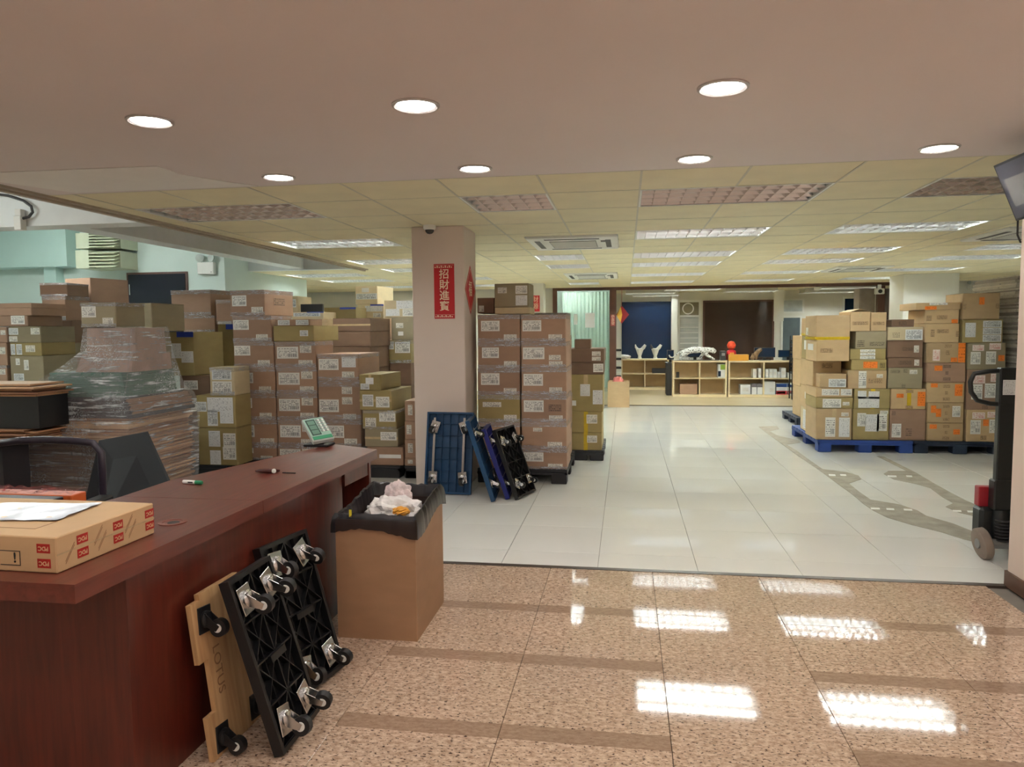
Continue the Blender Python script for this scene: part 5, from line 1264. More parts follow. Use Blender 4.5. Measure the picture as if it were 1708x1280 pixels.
# ------------------------------------------------------------------ left bay fittings
def L3(px, py, Y): return at(px, py, Y)
M_VENT = mat('vent_ivory', (206, 212, 186), 0.5, var=0.04)
for k, (a_, b_, lab) in enumerate(((387, 415, 'upper ivory louvred vent box beside the green soffit'), (416, 448, 'lower ivory louvred vent box beside the green soffit'))):
    q0, q1 = at(127, b_, 9.2), at(190, a_, 9.2)
    t = thing('louvre_vent', lab, 'vent', ((q0.x+q1.x)/2, 9.5, q0.z), group='louvred vents')
    w_, h_ = q1.x-q0.x, q1.z-q0.z
    MB().box(-w_/2, -w_/2+w_*.34, -0.3, 0.2, 0, h_).build('housing', M_VENT, t)
    MB().box(-w_/2+w_*.34, w_/2-0.01, -0.16, 0.2, 0.005, h_-0.005).build('duct', M_VENT, t)
    for j in range(5):
        zz = 0.01+j*(h_-0.02)/5
        MB().add([(-w_/2+w_*.34, -0.33, zz), (w_/2, -0.30, zz), (w_/2, -0.2, zz+h_*0.13), (-w_/2+w_*.34, -0.2, zz+h_*0.13), (-w_/2+w_*.34, -0.33, zz+.012), (w_/2, -0.30, zz+.012), (w_/2, -0.2, zz+h_*0.13+.012), (-w_/2+w_*.34, -0.2, zz+h_*0.13+.012)],
                 [(0, 1, 2, 3), (7, 6, 5, 4), (0, 1, 5, 4), (1, 2, 6, 5), (2, 3, 7, 6), (3, 0, 4, 7)]).build('louvre_slat', M_VENT, t)
# dark window in the green wall
q0, q1 = at(214, 515, 9.68), at(312, 453, 9.68)
wd = MB().box(q0.x, q1.x, 9.675, 9.70, 1.1, q1.z).build('window_1', M_BROWN); struct(wd)
pn = MB().box(q0.x+0.03, q1.x-0.03, 9.665, 9.676, 1.13, q1.z-0.03).build('pane', mat('dark_window_glass', (22, 24, 36), 0.15, var=0.1), wd)
MB().box(q0.x+0.045, q0.x+0.06, 9.655, 9.666, q1.z-0.32, q1.z-0.17).build('window_handle', M_CHROME, wd)
# emergency lights
def emergency(label, px0, px1, py0, py1, Y):
    q0, q1 = at(px0, py1, Y), at(px1, py0, Y); w_, h_ = q1.x-q0.x, q1.z-q0.z
    t = thing('emergency_light', label, 'emergency light', ((q0.x+q1.x)/2, Y, q0.z), group='twin-lamp emergency lights')
    MB().box(-w_*.36, w_*.36, -0.03, 0.045, 0, h_*.6, ch=0.006).build('battery_box', M_WHITE, t)
    for s in (-1, 1):
        MB().cyl((s*w_*.2, 0, h_*.6), (s*w_*.24, 0, h_*.7), 0.008, 8).build('stem', M_GREYM, t)
        MB().lathe([(0.0005, 0.04), (h_*.1, 0.03), (h_*.2, 0.0), (h_*.21, -0.012), (0.0005, -0.012)], 16, Matrix.Translation((s*w_*.26, -0.01, h_*.82)) @ Matrix.Rotation(-PI/2, 4, 'X') @ Matrix.Rotation(0.3*s, 4, 'Y')).build('lamp_head', mat('lamp_glass', (200, 210, 205), 0.15), t, smooth=True)
    MB().cyl((w_*.26, -0.034, h_*.1), (w_*.26, -0.03, h_*.1), 0.006, 8).build('indicator', M_DARK, t)
emergency('white twin-lamp emergency light on the green wall', 326, 362, 424, 458, 9.65)
emergency('white twin-lamp emergency light between the brown doors at right', 1607, 1644, 468, 484, 16.44)
# conduit box on the cross beam
q = at(30, 372, 5.66)
t = thing('junction_box', 'white junction box with curved pipe under the cross beam', 'junction box', (q.x, 5.68, q.z))
MB().box(-0.035, 0.035, -0.03, 0.035, -0.06, 0.06, ch=0.004).build('box_body', M_WHITE, t); MB().box(-0.03, 0.03, -0.02, 0.03, 0.06, 0.12, ch=0.004).build('upper_box', M_WHITE, t)
MB().tube([(0.03, 0, 0.04), (0.09, 0, 0.05), (0.13, 0, 0.09), (0.12, 0, 0.14), (0.05, 0.0, 0.19), (-0.1, 0.0, 0.24), (-0.5, 0, 0.3)], 0.012, 8).build('pipe', M_DARK, t, smooth=True)

# ------------------------------------------------------------------ column decorations
yf = cy0-0.0006
def on_col(px, py): return at(px, py, cy0)
q0, q1 = on_col(725, 532), on_col(757.5, 440)
t = thing('red_banner', 'vertical red paper banner with four characters on the column', 'banner', ((q0.x+q1.x)/2, cy0, q0.z))
w_, h_ = q1.x-q0.x, q1.z-q0.z
MB().box(-w_/2, w_/2, -0.0016, -0.0004, 0, h_).build('paper', M_RED, t)
for k, ch in enumerate('招財進寶'):
    lettering(t, ch, w_*0.5, M_GOLDW, (0.0, -0.002, h_*(0.805-0.195*k)), X_, Z_, bold=0.001)
for zz in (0.012, h_-0.034):
    b = MB()
    for k in range(9): b.box(-w_/2+0.008+k*(w_-0.02)/9, -w_/2+0.008+(k+0.6)*(w_-0.02)/9, -0.0022, -0.0014, zz, zz+0.010+0.008*(k % 2))
    b.box(-w_/2+0.006, w_/2-0.006, -0.0022, -0.0014, zz+0.022, zz+0.024).build('border_print', M_GOLDW, t)
# diamond on the right face of the column
dc = (cx1, (cy0+cy1)/2-0.005)
zc_ = at(785, 484, dc[1]).z; rr = 0.225
t = thing('red_diamond', 'red diamond paper with a fortune character on the column side', 'decoration', (dc[0], dc[1], zc_))
MB().prism([(-rr, 0), (0, -rr), (rr, 0), (0, rr)], 0.0004, 0.0016, Matrix(((0, 0, 1, 0), (1, 0, 0, 0), (0, 1, 0, 0), (0, 0, 0, 1)))).build('paper', M_RED, t)
b = MB()
for (a_, c_) in (((-1, 0), (0, -1)), ((0, -1), (1, 0)), ((1, 0), (0, 1)), ((0, 1), (-1, 0))):
    p, q = Vector(a_)*rr*.88, Vector(c_)*rr*.88; d = (q-p).normalized(); nn = Vector((-d.y, d.x))*0.004
    b.add([(0.0016, p.x, p.y), (0.0016, q.x, q.y), (0.0016, q.x+nn.x, q.y+nn.y), (0.0016, p.x+nn.x, p.y+nn.y), (0.0022, p.x, p.y), (0.0022, q.x, q.y), (0.0022, q.x+nn.x, q.y+nn.y), (0.0022, p.x+nn.x, p.y+nn.y)], [(0, 1, 2, 3), (4, 5, 6, 7), (0, 1, 5, 4), (2, 3, 7, 6)])
b.build('border_print', M_GOLDW, t)
lettering(t, '福', 0.15, M_GOLDW, (0.002, 0, 0.0), Y_, Z_, bold=0.001)
# dome camera
q = at(716, 381, cy0-0.08)
t = thing('dome_camera', 'small white dome security camera at the column top', 'security camera', (q.x, cy0-0.07, ZC))
MB().lathe([(0.0005, 0), (0.055, 0), (0.055, -0.03), (0.045, -0.04)], 20).build('housing', M_WHITE, t, smooth=True)
MB().lathe([(0.04, -0.038), (0.036, -0.058), (0.022, -0.072), (0.0005, -0.077)], 18).build('dome', mat('smoked_dome', (60, 56, 50), 0.1), t, smooth=True)
# small red banner on the rear pillar
q0, q1 = at(886, 520, 14.48), at(900, 493, 14.48)
t = thing('small_banner', 'small red banner on the rear pillar above the cartons', 'banner', ((q0.x+q1.x)/2, 14.49, q0.z))
MB().box(-(q1.x-q0.x)/2, (q1.x-q0.x)/2, -0.002, 0, 0, q1.z-q0.z).build('paper', M_RED, t)
for k, ch in enumerate('財源'): lettering(t, ch, 0.13, M_GOLDW, (0, -0.003, (q1.z-q0.z)*(0.72-0.42*k)), X_, Z_)

# ------------------------------------------------------------------ rear partition
struct(MB().box(-1.62, 5.75, 16.38, 16.5, 2.275, 2.342).build('trim_4', M_BROWN))
struct(MB().box(-0.354, -0.209, 16.38, 16.5, 0, 2.275).build('trim_5', mat('reddish_brown_post', (92, 58, 46), 0.45)))
struct(MB().box(-1.62, -1.52, 16.38, 16.5, 0, 2.275).build('trim_6', M_BROWN))
pg = MB().box(-1.52, -0.354, 16.42, 16.44, 0.02, 2.27).build('window_2', glass_mat('clear_glass', (180, 215, 205), 0.18)); struct(pg)
for k, (a_, b_, c_, d_) in enumerate(((957, 963, 524, 542), (976, 992, 522, 547))):
    q0, q1 = at(a_, d_, 16.40), at(b_, c_, 16.40)
    o = MB().box(0, q1.x-q0.x, -0.006, 0, 0, q1.z-q0.z).build('wall_notice', LM['P']); o.location = (q0.x, 16.415, q0.z)
    tag(o, ('narrow white notice on the rear glass panel', 'wide white notice on the rear glass panel')[k], 'notice', 'notices on the rear glass')
# curtains behind the glass
wv = wall('wall_room_back', -2.6, -0.25, 18.2, 18.3, 0, 2.42, M_WALL_TEAL)
wall('wall_room_side', -0.35, -0.25, 16.5, 18.2, 0, 2.42, M_WALL_TEAL)
b = MB(); v = []; f_ = []
for i in range(61):
    x = -1.5+1.1*i/60
    for z in (0.015, 2.3): v.append((x, 17.6+0.03*math.sin(i*1.3), z))
for i in range(60): f_.append((2*i, 2*i+2, 2*i+3, 2*i+1))
o = MB().add(v, f_).build('pale_curtain', mat('pale_curtain', (206, 226, 214), 0.7, var=0.05), smooth=True)
tag(o, 'pale green pleated curtain behind the rear glass panel', 'curtain')
t = thing('ceiling_light', 'added batten light inside the glazed rear room', 'ceiling light', (-1.3, 17.1, 2.42), group='back-room lights')  # unseen tube added to brighten the closed glazed room
MB().box(-0.6, 0.6, -0.05, 0.05, -0.04, 0).build('housing', M_WHITE, t); MB().cyl((-0.55, 0, -0.06), (0.55, 0, -0.06), 0.014, 8).build('tube', M_TUBE, t)
# couplet and hanging diamond on the post
q0, q1 = at(1018.5, 544, 16.37), at(1026, 525, 16.37)
o = thing('couplet', 'narrow pink-red paper couplet on the brown post', 'couplet', ((q0.x+q1.x)/2, 16.379, q0.z))
MB().box(-(q1.x-q0.x)/2, (q1.x-q0.x)/2, -0.002, 0, 0, q1.z-q0.z).build('paper', mat('pink_red_paper', (168, 70, 70), 0.6), o)
for k, ch in enumerate('恭喜發'): lettering(o, ch, 0.08, M_GOLDW, (0, -0.003, (q1.z-q0.z)*(0.82-0.3*k)), X_, Z_)
q = at(1037, 525, 16.3)
t = thing('hanging_ornament', 'red and gold diamond ornament hanging by the brown post', 'ornament', (q.x, 16.33, q.z))
rr = 0.2
M_XZ = Matrix(((1, 0, 0, 0), (0, 0, 1, 0), (0, 1, 0, 0), (0, 0, 0, 1)))
MB().prism([(-rr*.6, 0), (0, -rr), (rr*.8, 0), (0, rr)], -0.01, 0.01, M_XZ).build('diamond', M_REDD, t)
MB().prism([(-rr*.55, -.02), (-.02, -rr*.9), (rr*.05, 0), (-.02, rr*.9)], -0.018, -0.01, M_XZ).build('gold_figure', M_GOLD, t)
MB().cyl((0, 0.02, rr), (0, 0.02, q.z*0+2.29-q.z), 0.004, 6).build('cord', M_RED, t)

# ------------------------------------------------------------------ back room: window wall
def bw(px0, px1, py0, py1, Y=20.95): return at(px0, py1, Y), at(px1, py0, Y)
def panel(nm, lab, px0, px1, py0, py1, m, frame=M_WHITE, zbot=None, Y=20.96, fw=0.05):
    q0, q1 = bw(px0, px1, py0, py1, Y); z0 = zbot if zbot is not None else q0.z
    f_ = MB()
    f_.box(q0.x, q0.x+fw, Y, 20.999, z0, q1.z).box(q1.x-fw, q1.x, Y, 20.999, z0, q1.z).box(q0.x+fw, q1.x-fw, Y, 20.999, q1.z-fw, q1.z).box(q0.x+fw, q1.x-fw, Y, 20.999, z0, z0+fw)
    o = f_.build(nm, frame); struct(o)
    MB().box(q0.x+fw, q1.x-fw, Y+0.012, Y+0.025, z0+fw, q1.z-fw).build('pane', m, o)
    return o, q0, q1, z0
panel('window_3', '', 1037, 1120, 503, 595, M_NAVY, M_NAVY, 0.3)
o, q0, q1, z0 = panel('door_1', '', 1129, 1170, 500, 600, mat('frosted_shutter', (176, 178, 174), 0.35, var=0.15, scale=2, stretch=(1, 1, 12)), M_WHITE, 0.03, fw=0.07)
MB().box(q0.x+0.07, q1.x-0.07, 20.93, 20.965, at(1150, 529, 20.9).z, at(1150, 526, 20.9).z).build('door_rail', M_WHITE, o)
MB().box(q0.x+0.07, q1.x-0.07, 20.962, 20.970, at(1150, 526, 20.9).z, q1.z-0.07).build('transom_pane', mat('transom_olive_glass', (120, 112, 88), 0.15), o)
for k in range(10):
    zz = 0.1+k*(at(1150, 532, 20.9).z-0.2)/10
    MB().box(q0.x+0.08, q1.x-0.08, 20.955, 20.966, zz, zz+0.02).build('shutter_bar', M_WHITE, o)
MB().lathe([(0.16, 0), (0.16, 0.01), (0.13, 0.012), (0.13, 0)], 20, Matrix.Translation((at(1148, 515, 20.9).x, 20.96, at(1148, 515, 20.9).z)) @ Matrix.Rotation(PI/2, 4, 'X'), close=False).build('ring_emblem', M_WHITE, o)
panel('window_4', '', 1172, 1292, 500, 590, M_DOORB, M_BROWN, 0.3)
panel('window_5', '', 1304, 1342, 498, 523, mat('pale_shutter', (196, 204, 204), 0.4), M_WHITE)
panel('door_2', '', 1302, 1338, 527, 590, mat('slate_door', (86, 98, 102), 0.3, var=0.1), M_WHITE, 0.02)
panel('window_6', '', 1405, 1432, 495, 545, M_NAVY, M_WHITE)
struct(MB().box(at(1120, 500, 20.8).x, at(1130, 500, 20.8).x, 20.75, 21.0, 0, 2.42).build('wall_pier_back', M_WALL_W))
q0, q1 = bw(1291, 1308, 497, 536, 20.4)
o = MB().box(-(q1.x-q0.x)/2, (q1.x-q0.x)/2, -0.03, 0.03, 0, 2.42-q0.z).build('roller_blind', M_WALL_W); o.location = ((q0.x+q1.x)/2, 20.45, q0.z)
tag(o, 'white hanging blind strip right of the brown glass window', 'blind')
# dark ceiling-high cabinets right of the opening
for k, (a_, b_, m_, lab) in enumerate(((1432, 1460, mat('beige_door', (150, 136, 122), 0.5), 'beige tall cabinet door beyond the right carton stack'), (1475, 1504, mat('greybrown_door', (112, 100, 92), 0.5), 'grey-brown tall cabinet door beside the white pillar'))):
    q0, q1 = at(a_, 560, 16.9), at(b_, 482, 16.9)
    t = thing('tall_cabinet', lab, 'cabinet', ((q0.x+q1.x)/2, 17.1, 0.012))
    w_ = q1.x-q0.x; h_ = q1.z
    MB().box(-w_/2, w_/2, -0.2, 0.2, 0, h_).build('body', m_, t); MB().box(-w_/2+.02, w_/2-.02, -0.22, -0.2, 0.04, h_-0.03).build('door', m_, t); MB().cyl((w_/2-.06, -0.24, 1.0), (w_/2-.06, -0.24, 1.15), 0.01, 8).build('handle', M_CHROME, t)
struct(MB().box(at(1462, 480, 16.6).x, at(1474, 480, 16.6).x, 16.5, 16.62, 0, 2.42).build('trim_7', M_BROWN))
q = at(1468, 478, 16.3)
t = thing('wall_fan', 'small white wall device hanging from the dark header beam', 'device', (q.x, 16.34, q.z-0.16))
MB().box(-0.09, 0.09, -0.05, 0.04, 0.0, 0.12, ch=0.01).build('body', M_WHITE, t); MB().box(-0.03, 0.03, -0.03, 0.03, 0.12, 0.2).build('bracket', M_WHITE, t); MB().cyl((0, -0.05, 0.06), (0, -0.07, 0.06), 0.04, 14).build('lens', M_DARK, t)
# brown doors in the right rear wall
for k, (a_, b_) in enumerate(((1571, 1593), (1656, 1690))):
    q0, q1 = at(a_, 560, 16.48), at(b_, 470, 16.48)
    o = MB().box(q0.x, q1.x, 16.46, 16.5, 0, q1.z).build('door_%d' % (3+k), M_BROWN); struct(o)
    MB().box(q0.x+.04, q1.x-.04, 16.45, 16.46, 0.05, q1.z-.06).build('door_panel', mat('brown_door', (82, 64, 54), 0.4), o)
# back-room ceiling lights, with further fixtures added only to brighten the room
for k, (x0, x1, y0, y1) in enumerate(((0.0, 1.2, 18.6, 19.2), (2.4, 3.6, 18.4, 19.0), (4.4, 5.6, 17.6, 18.2), (0.9, 2.1, 17.1, 17.7), (0.2, 1.4, 20.0, 20.6), (4.5, 5.7, 19.6, 20.2))):
    t = thing('ceiling_light', ('lit panel light behind the header beam at left', 'lit panel light behind the header beam in the middle', 'lit panel light behind the header beam at right', 'added panel light just behind the beam, left of centre', 'added rear panel light before the navy window', 'added rear panel light before the slate door')[k], 'ceiling light', ((x0+x1)/2, (y0+y1)/2, 2.42), group='back-room lights')
    t.location.z = 2.30; kk = ('louvre', 1.235, 0.685)
    link('pan', TMESH[('pan', 1.235, 0.685)], t); link('rim', TMESH[('rim', 1.235, 0.685)], t); link('louvre', TMESH[kk], t)
    MB().box(-0.62, 0.62, -0.345, 0.345, 0.101, 0.12).build('back_plate', M_WHITE, t)
    for ty_ in (-0.14, 0.14): link('tube', TMESH[('tube', 1.235, 1)], t, (0, ty_, 0.07))

# ------------------------------------------------------------------ low shelves and what stands on them
M_BIRCH = mat('pale_birch', (226, 208, 172), 0.45, var=0.06, stretch=(1, 1, 6)); M_BIRB = mat('shelf_back_tan', (196, 168, 126), 0.55, var=0.06)
def shelf(label, px0, px1, pyt, pyb, Y, cols, dep=0.36):
    q0, q1 = at(px0, pyb, Y), at(px1, pyt, Y); w_ = q1.x-q0.x; h_ = q1.z-0.013
    t = thing('cube_shelf', label, 'shelf', ((q0.x+q1.x)/2, Y+dep/2, 0.013), group='low cube shelves')
    k = 0.032; hw, hd = w_/2, dep/2
    MB().box(-hw, hw, -hd, hd, h_-k, h_).build('top_board', M_BIRCH, t); MB().box(-hw, hw, -hd, hd, 0, k+0.02).build('bottom_board', M_BIRCH, t)
    for s in (-1, 1): MB().box(s*hw-(k if s > 0 else 0), s*hw+(k if s < 0 else 0), -hd, hd, k+0.02, h_-k).build('side_board', M_BIRCH, t)
    MB().box(-hw+k, hw-k, hd-0.008, hd, k+.02, h_-k).build('back_board', M_BIRB, t)
    mz = (h_+0.02)/2
    for c in range(1, cols): x = -hw+c*w_/cols; MB().box(x-.012, x+.012, -hd+.01, hd-.008, k+.02, h_-k).build('divider', M_BIRCH, t)
    for c in range(cols): MB().box(-hw+c*w_/cols+.013, -hw+(c+1)*w_/cols-.013, -hd+.012, hd-.008, mz-.01, mz+.01).build('middle_board', M_BIRCH, t)
    return t, q0.x, q1.x, h_+0.013, mz+0.013+.01
s1 = shelf('pale wood cube shelf under the leopard figure', 1122, 1213, 602, 663, 15.25, 2)
s2 = shelf('pale wood cube shelf holding white paper boxes at right', 1214.5, 1335, 602, 663, 15.25, 2)
s3 = shelf('pale wood cube shelf at left under the two vases', 1036, 1116, 599, 650, 17.0, 2)
def boxthing(name, lab, cat, px0, px1, pyt, Y, z0, dep, m, parts=None, group=None, h_=None):
    a_, b_ = at(px0, pyt, Y), at(px1, pyt, Y); w_ = b_.x-a_.x; h_ = h_ or a_.z-z0
    t = thing(name, lab, cat, ((a_.x+b_.x)/2, Y+dep/2, z0+0.001), group=group)
    MB().box(-w_/2, w_/2, -dep/2, dep/2, 0, h_, ch=0.004).build('box_body', m, t)
    for (n_, m2, u0, u1, v0, v1) in (parts or []): plate(t, n_, m2, ((u0+u1-1)/2*w_, -dep/2-0.0005, (1-(v0+v1)/2)*h_), X_, Z_, (u1-u0)*w_, (v1-v0)*h_, 0.001)
    return t
M_A4 = mat('copy_paper_white', (232, 236, 240), 0.4, var=0.03); M_A4B = mat('copy_blue', (40, 80, 160), 0.4); M_A4R = mat('copy_red', (190, 50, 62), 0.4); M_A4G = mat('grey_print', (110, 104, 116), 0.5)
zs = 0.013+0.052; ys = 15.31
for k, (a_, b_, py, lab, pp) in enumerate((
    (1235, 1252, 642, 'plain white paper box, leftmost on the lower right shelf', [('grey_label', LM['P'], .2, .8, .3, .7)]),
    (1254, 1262.5, 641, 'white paper ream with grey band, left of the pair', [('grey_band', M_A4G, 0, 1, 0, .3)]),
    (1263, 1272, 641, 'white paper ream with grey band, right of the pair', [('grey_band', M_A4G, 0, 1, 0, .3)]),
    (1275, 1293, 637, 'tall white carton in the middle of the lower right shelf', [('label', LM['P'], .5, .95, .5, .8)]),
    (1295, 1312.5, 640, 'blue and red banded paper box, left one', [('blue_band', M_A4B, 0, 1, 0.02, .32), ('red_band', M_A4R, 0, 1, .66, 1), ('print', LM['R'], .1, .9, .74, .92)]),
    (1313.5, 1331, 640, 'blue and red banded paper box, right one', [('blue_band', M_A4B, 0, 1, 0.02, .32), ('red_band', M_A4R, 0, 1, .66, 1), ('print', LM['R'], .1, .9, .74, .92)]))):
    boxthing('paper_box', lab, 'paper box', a_, b_, py, ys, zs, 0.24, M_A4, pp, 'paper boxes on the lower shelf')
zm = s2[4]
for k, (a_, b_, py, lab) in enumerate(((1256, 1262, 616, 'white roll-shaped pack, left of the upper right shelf pair'), (1265, 1270, 615, 'patterned tall pack beside the divider on the upper shelf'), (1277, 1282, 616, 'slim white binder, first right of the divider'), (1283, 1289, 616, 'white binder, second right of the divider'),
    (1289.5, 1296, 616, 'white binder, third right of the divider'), (1297, 1302, 621, 'short white pack before the tall one'), (1303, 1311, 614, 'tall white pack with cap on the upper shelf'), (1314, 1331, 622, 'low white box at the right end of the upper shelf'))):
    boxthing('white_pack', lab, 'pack', a_, b_, py, ys, zm, 0.2, M_A4 if k else M_WHITE, [('label', LM['P'], .15, .85, .3, .7)], 'white packs on the upper shelf')
boxthing('picture_frame', 'small dark figure on the upper left shelf', 'figure', 1128, 1133, 621, ys, s1[4], 0.05, M_DARK)
boxthing('green_white_box', 'green and white carton at the right of the upper shelf', 'box', 1198, 1211, 608, ys, s1[4], 0.22, M_A4, [('green_block', mat('lime_green', (150, 180, 70), 0.5), .3, 1, 0.02, .4), ('navy_block', M_NAVY, 0, .35, .5, .9)])
boxthing('kraft_box', 'plain brown box in the lower left shelf cell', 'box', 1134, 1163, 641, ys, zs, 0.25, CM['k'])
boxthing('dark_binder', 'dark flat box on the left shelf', 'box', 1088, 1112, 615, 17.06, s3[4], 0.2, M_DARK)
# vases on the rear-left shelf
for k, px in enumerate((1067, 1093)):
    q = at(px, 590, 17.2)
    t = thing('antler_vase', ('white forked vase, left of two on the low shelf', 'white forked vase, right of two on the low shelf')[k], 'vase', (q.x, 17.2, s3[3]), group='white forked vases')
    MB().lathe([(0.0005, 0), (0.05, 0), (0.035, 0.06), (0.07, 0.16), (0.09, 0.22), (0.06, 0.24), (0.0005, 0.235)], 16).build('body', M_WHITE, t, smooth=True)
    MB().tube([(-0.03, 0, 0.2), (-0.09, 0, 0.27), (-0.1, 0, 0.33)], [0.035, 0.025, 0.012], 8).build('horn', M_DARK if k else M_WHITE, t, smooth=True)
    MB().tube([(0.03, 0, 0.2), (0.09, 0, 0.26), (0.12, 0, 0.31), (0.1, 0, 0.33)], [0.04, 0.04, 0.035, 0.01], 8).build('horn', M_WHITE, t, smooth=True)
# leopard figure
def leopard_mat():
    m, nt, b = nodes_of('leopard_white')
    tc = N(nt, 'ShaderNodeTexCoord'); vo = N(nt, 'ShaderNodeTexVoronoi'); vo.inputs['Scale'].default_value = 22
    nt.links.new(tc.outputs['Object'], vo.inputs['Vector'])
    cr = N(nt, 'ShaderNodeValToRGB'); cr.color_ramp.elements[0].position = 0.3; cr.color_ramp.elements[1].position = 0.42
    cr.color_ramp.elements[0].color = rgb((70, 70, 74)); cr.color_ramp.elements[1].color = rgb((236, 236, 236))
    nt.links.new(vo.outputs['Distance'], cr.inputs[0]); nt.links.new(cr.outputs[0], b.inputs['Base Color']); b.inputs['Roughness'].default_value = 0.3
    return m
q = at(1160, 595, 15.42); zz = s1[3]
t = thing('leopard_figure', 'white spotted leopard figure striding right on the low shelf', 'figurine', (q.x, 15.42, zz)); t.scale = (0.74, 0.74, 0.74)
nodes = [(-.30, 0, .27), (-.12, 0, .29), (.08, 0, .29), (.26, 0, .31), (.40, 0, .30), (.50, 0, .26), (.55, 0, .22),
         (-.34, -.05, .16), (-.42, -.05, .07), (-.36, -.05, .018), (-.24, .05, .15), (-.20, .05, .08), (-.14, .05, .018),
         (.28, -.05, .16), (.40, -.05, .09), (.52, -.05, .018), (.20, .05, .16), (.12, .05, .08), (.20, .05, .018),
         (-.42, 0, .24), (-.55, 0, .14), (-.62, 0, .08), (-.70, 0, .10), (-.72, 0, .16)]
rad = [.10, .095, .095, .10, .075, .08, .05, .065, .035, .03, .06, .035, .03, .055, .038, .03, .05, .035, .03, .03, .022, .02, .02, .02]
ed = [(0, 1), (1, 2), (2, 3), (3, 4), (4, 5), (5, 6), (0, 7), (7, 8), (8, 9), (0, 10), (10, 11), (11, 12), (3, 13), (13, 14), (14, 15), (3, 16), (16, 17), (17, 18), (0, 19), (19, 20), (20, 21), (21, 22), (22, 23)]
def skin(name, nodes, rad, ed, m, parent, sub=1, root=0):
    me = bpy.data.meshes.new(name); me.from_pydata(nodes, ed, []); o = bpy.data.objects.new(name, me); COL.objects.link(o)
    md = o.modifiers.new('skin', 'SKIN'); md.use_smooth_shade = True
    for i, r in enumerate(rad): me.skin_vertices[0].data[i].radius = (r, r)
    me.skin_vertices[0].data[root].use_root = True
    s = o.modifiers.new('sub', 'SUBSURF'); s.levels = sub; s.render_levels = sub
    dg = bpy.context.evaluated_depsgraph_get(); m2 = bpy.data.meshes.new_from_object(o.evaluated_get(dg)); bpy.data.objects.remove(o)
    m2.materials.clear(); m2.materials.append(m); m2.polygons.foreach_set('use_smooth', [True]*len(m2.polygons))
    return link(name, m2, parent)
skin('body', nodes, rad, ed, leopard_mat(), t)
for s in (-1, 1): MB().lathe([(0.022, 0), (0.02, 0.02), (0.0005, 0.035)], 8, Matrix.Translation((.47, s*.05, .32))).build('ear', M_WHITE, t)
MB().box(-.62, .62, -.09, .09, 0, 0.012).build('base_plate', M_BLACK, t)
# orange box, red figure, monitors and dark items on the shelves
zt2 = s2[3]
boxthing('orange_parcel', 'bright orange box on the right low shelf top', 'box', 1216, 1249, 592, 15.27, zt2, 0.17, mat('amber_board', (206, 146, 50), 0.45, var=0.08))
q = at(1221, 600, 15.45)
t = thing('red_figure', 'small red and gold figure behind the orange box', 'figurine', (q.x, 15.56, zt2))
MB().lathe([(0.0005, 0), (0.09, 0), (0.11, 0.08), (0.09, 0.19), (0.05, 0.22)], 16).build('body', M_RED, t, smooth=True)
MB().lathe([(0.0005, 0.0), (0.075, 0.04), (0.09, 0.1), (0.06, 0.17), (0.0005, 0.19)], 16, Matrix.Translation((0, 0, 0.21))).build('head', mat('red_gold', (206, 70, 40), 0.4, var=0.4, scale=18), t, smooth=True)
MB().box(-0.04, 0.04, -0.1, -0.085, 0.04, 0.16).build('gold_panel', M_GOLD, t)
def monitor(lab, px0, px1, py0, Y, z0, tilt=0):
    a_, b_ = at(px0, py0, Y), at(px1, py0, Y); w_, h_ = b_.x-a_.x, a_.z-z0
    t = thing('computer_monitor', lab, 'monitor', ((a_.x+b_.x)/2, Y, z0), (0, 0, tilt), 'monitors on the back counters')
    MB().box(-w_/2, w_/2, -0.02, 0.02, 0.06, h_, ch=0.006).build('housing', M_DARK, t)
    MB().box(-w_/2+.012, w_/2-.012, -0.022, -0.0195, 0.075, h_-.015).build('screen', M_NAVY, t)
    MB().box(-0.03, 0.03, 0.01, 0.04, 0.008, 0.2).build('stand_neck', M_BLACK, t); MB().box(-0.11, 0.11, -0.06, 0.1, 0, 0.01).build('stand_base', M_BLACK, t)
monitor('dark monitor back on the right low shelf', 1258, 1293, 580, 15.5, zt2)
monitor('dark monitor behind the leopard figure', 1147, 1172, 582, 15.58, s1[3])
monitor('dark monitor at the shelf end by the black rack', 1298, 1333, 584, 15.5, zt2)
monitor('dark monitor left of the leopard on the shelf end', 1112.5, 1124, 584, 15.85, at(1112, 606, 15.6).z+0.002)
boxthing('side_counter', 'dark narrow counter end left of the leopard shelf', 'counter', 1112, 1121, 606, 15.6, 0.013, 0.5, M_DARK)
boxthing('printer', 'small grey device behind the leopard tail end', 'device', 1202, 1211, 586, 15.4, s1[3], 0.2, M_DARK, [('panel', M_GREYM, .2, .8, .2, .5)])
q = at(1256, 600, 15.33)
t = thing('dog_figure', 'small black and tan dog figure beside the orange box', 'figurine', (q.x, 15.33, zt2))
skin('body', [(0, 0, .08), (.06, 0, .16), (.12, 0, .22), (.18, 0, .23), (-.04, -.03, .02), (.06, -.03, .02)], [.05, .045, .045, .03, .03, .025], [(0, 1), (1, 2), (2, 3), (0, 4), (1, 5)], mat('dog_tan', (120, 92, 64), 0.5, var=0.5, scale=20), t)
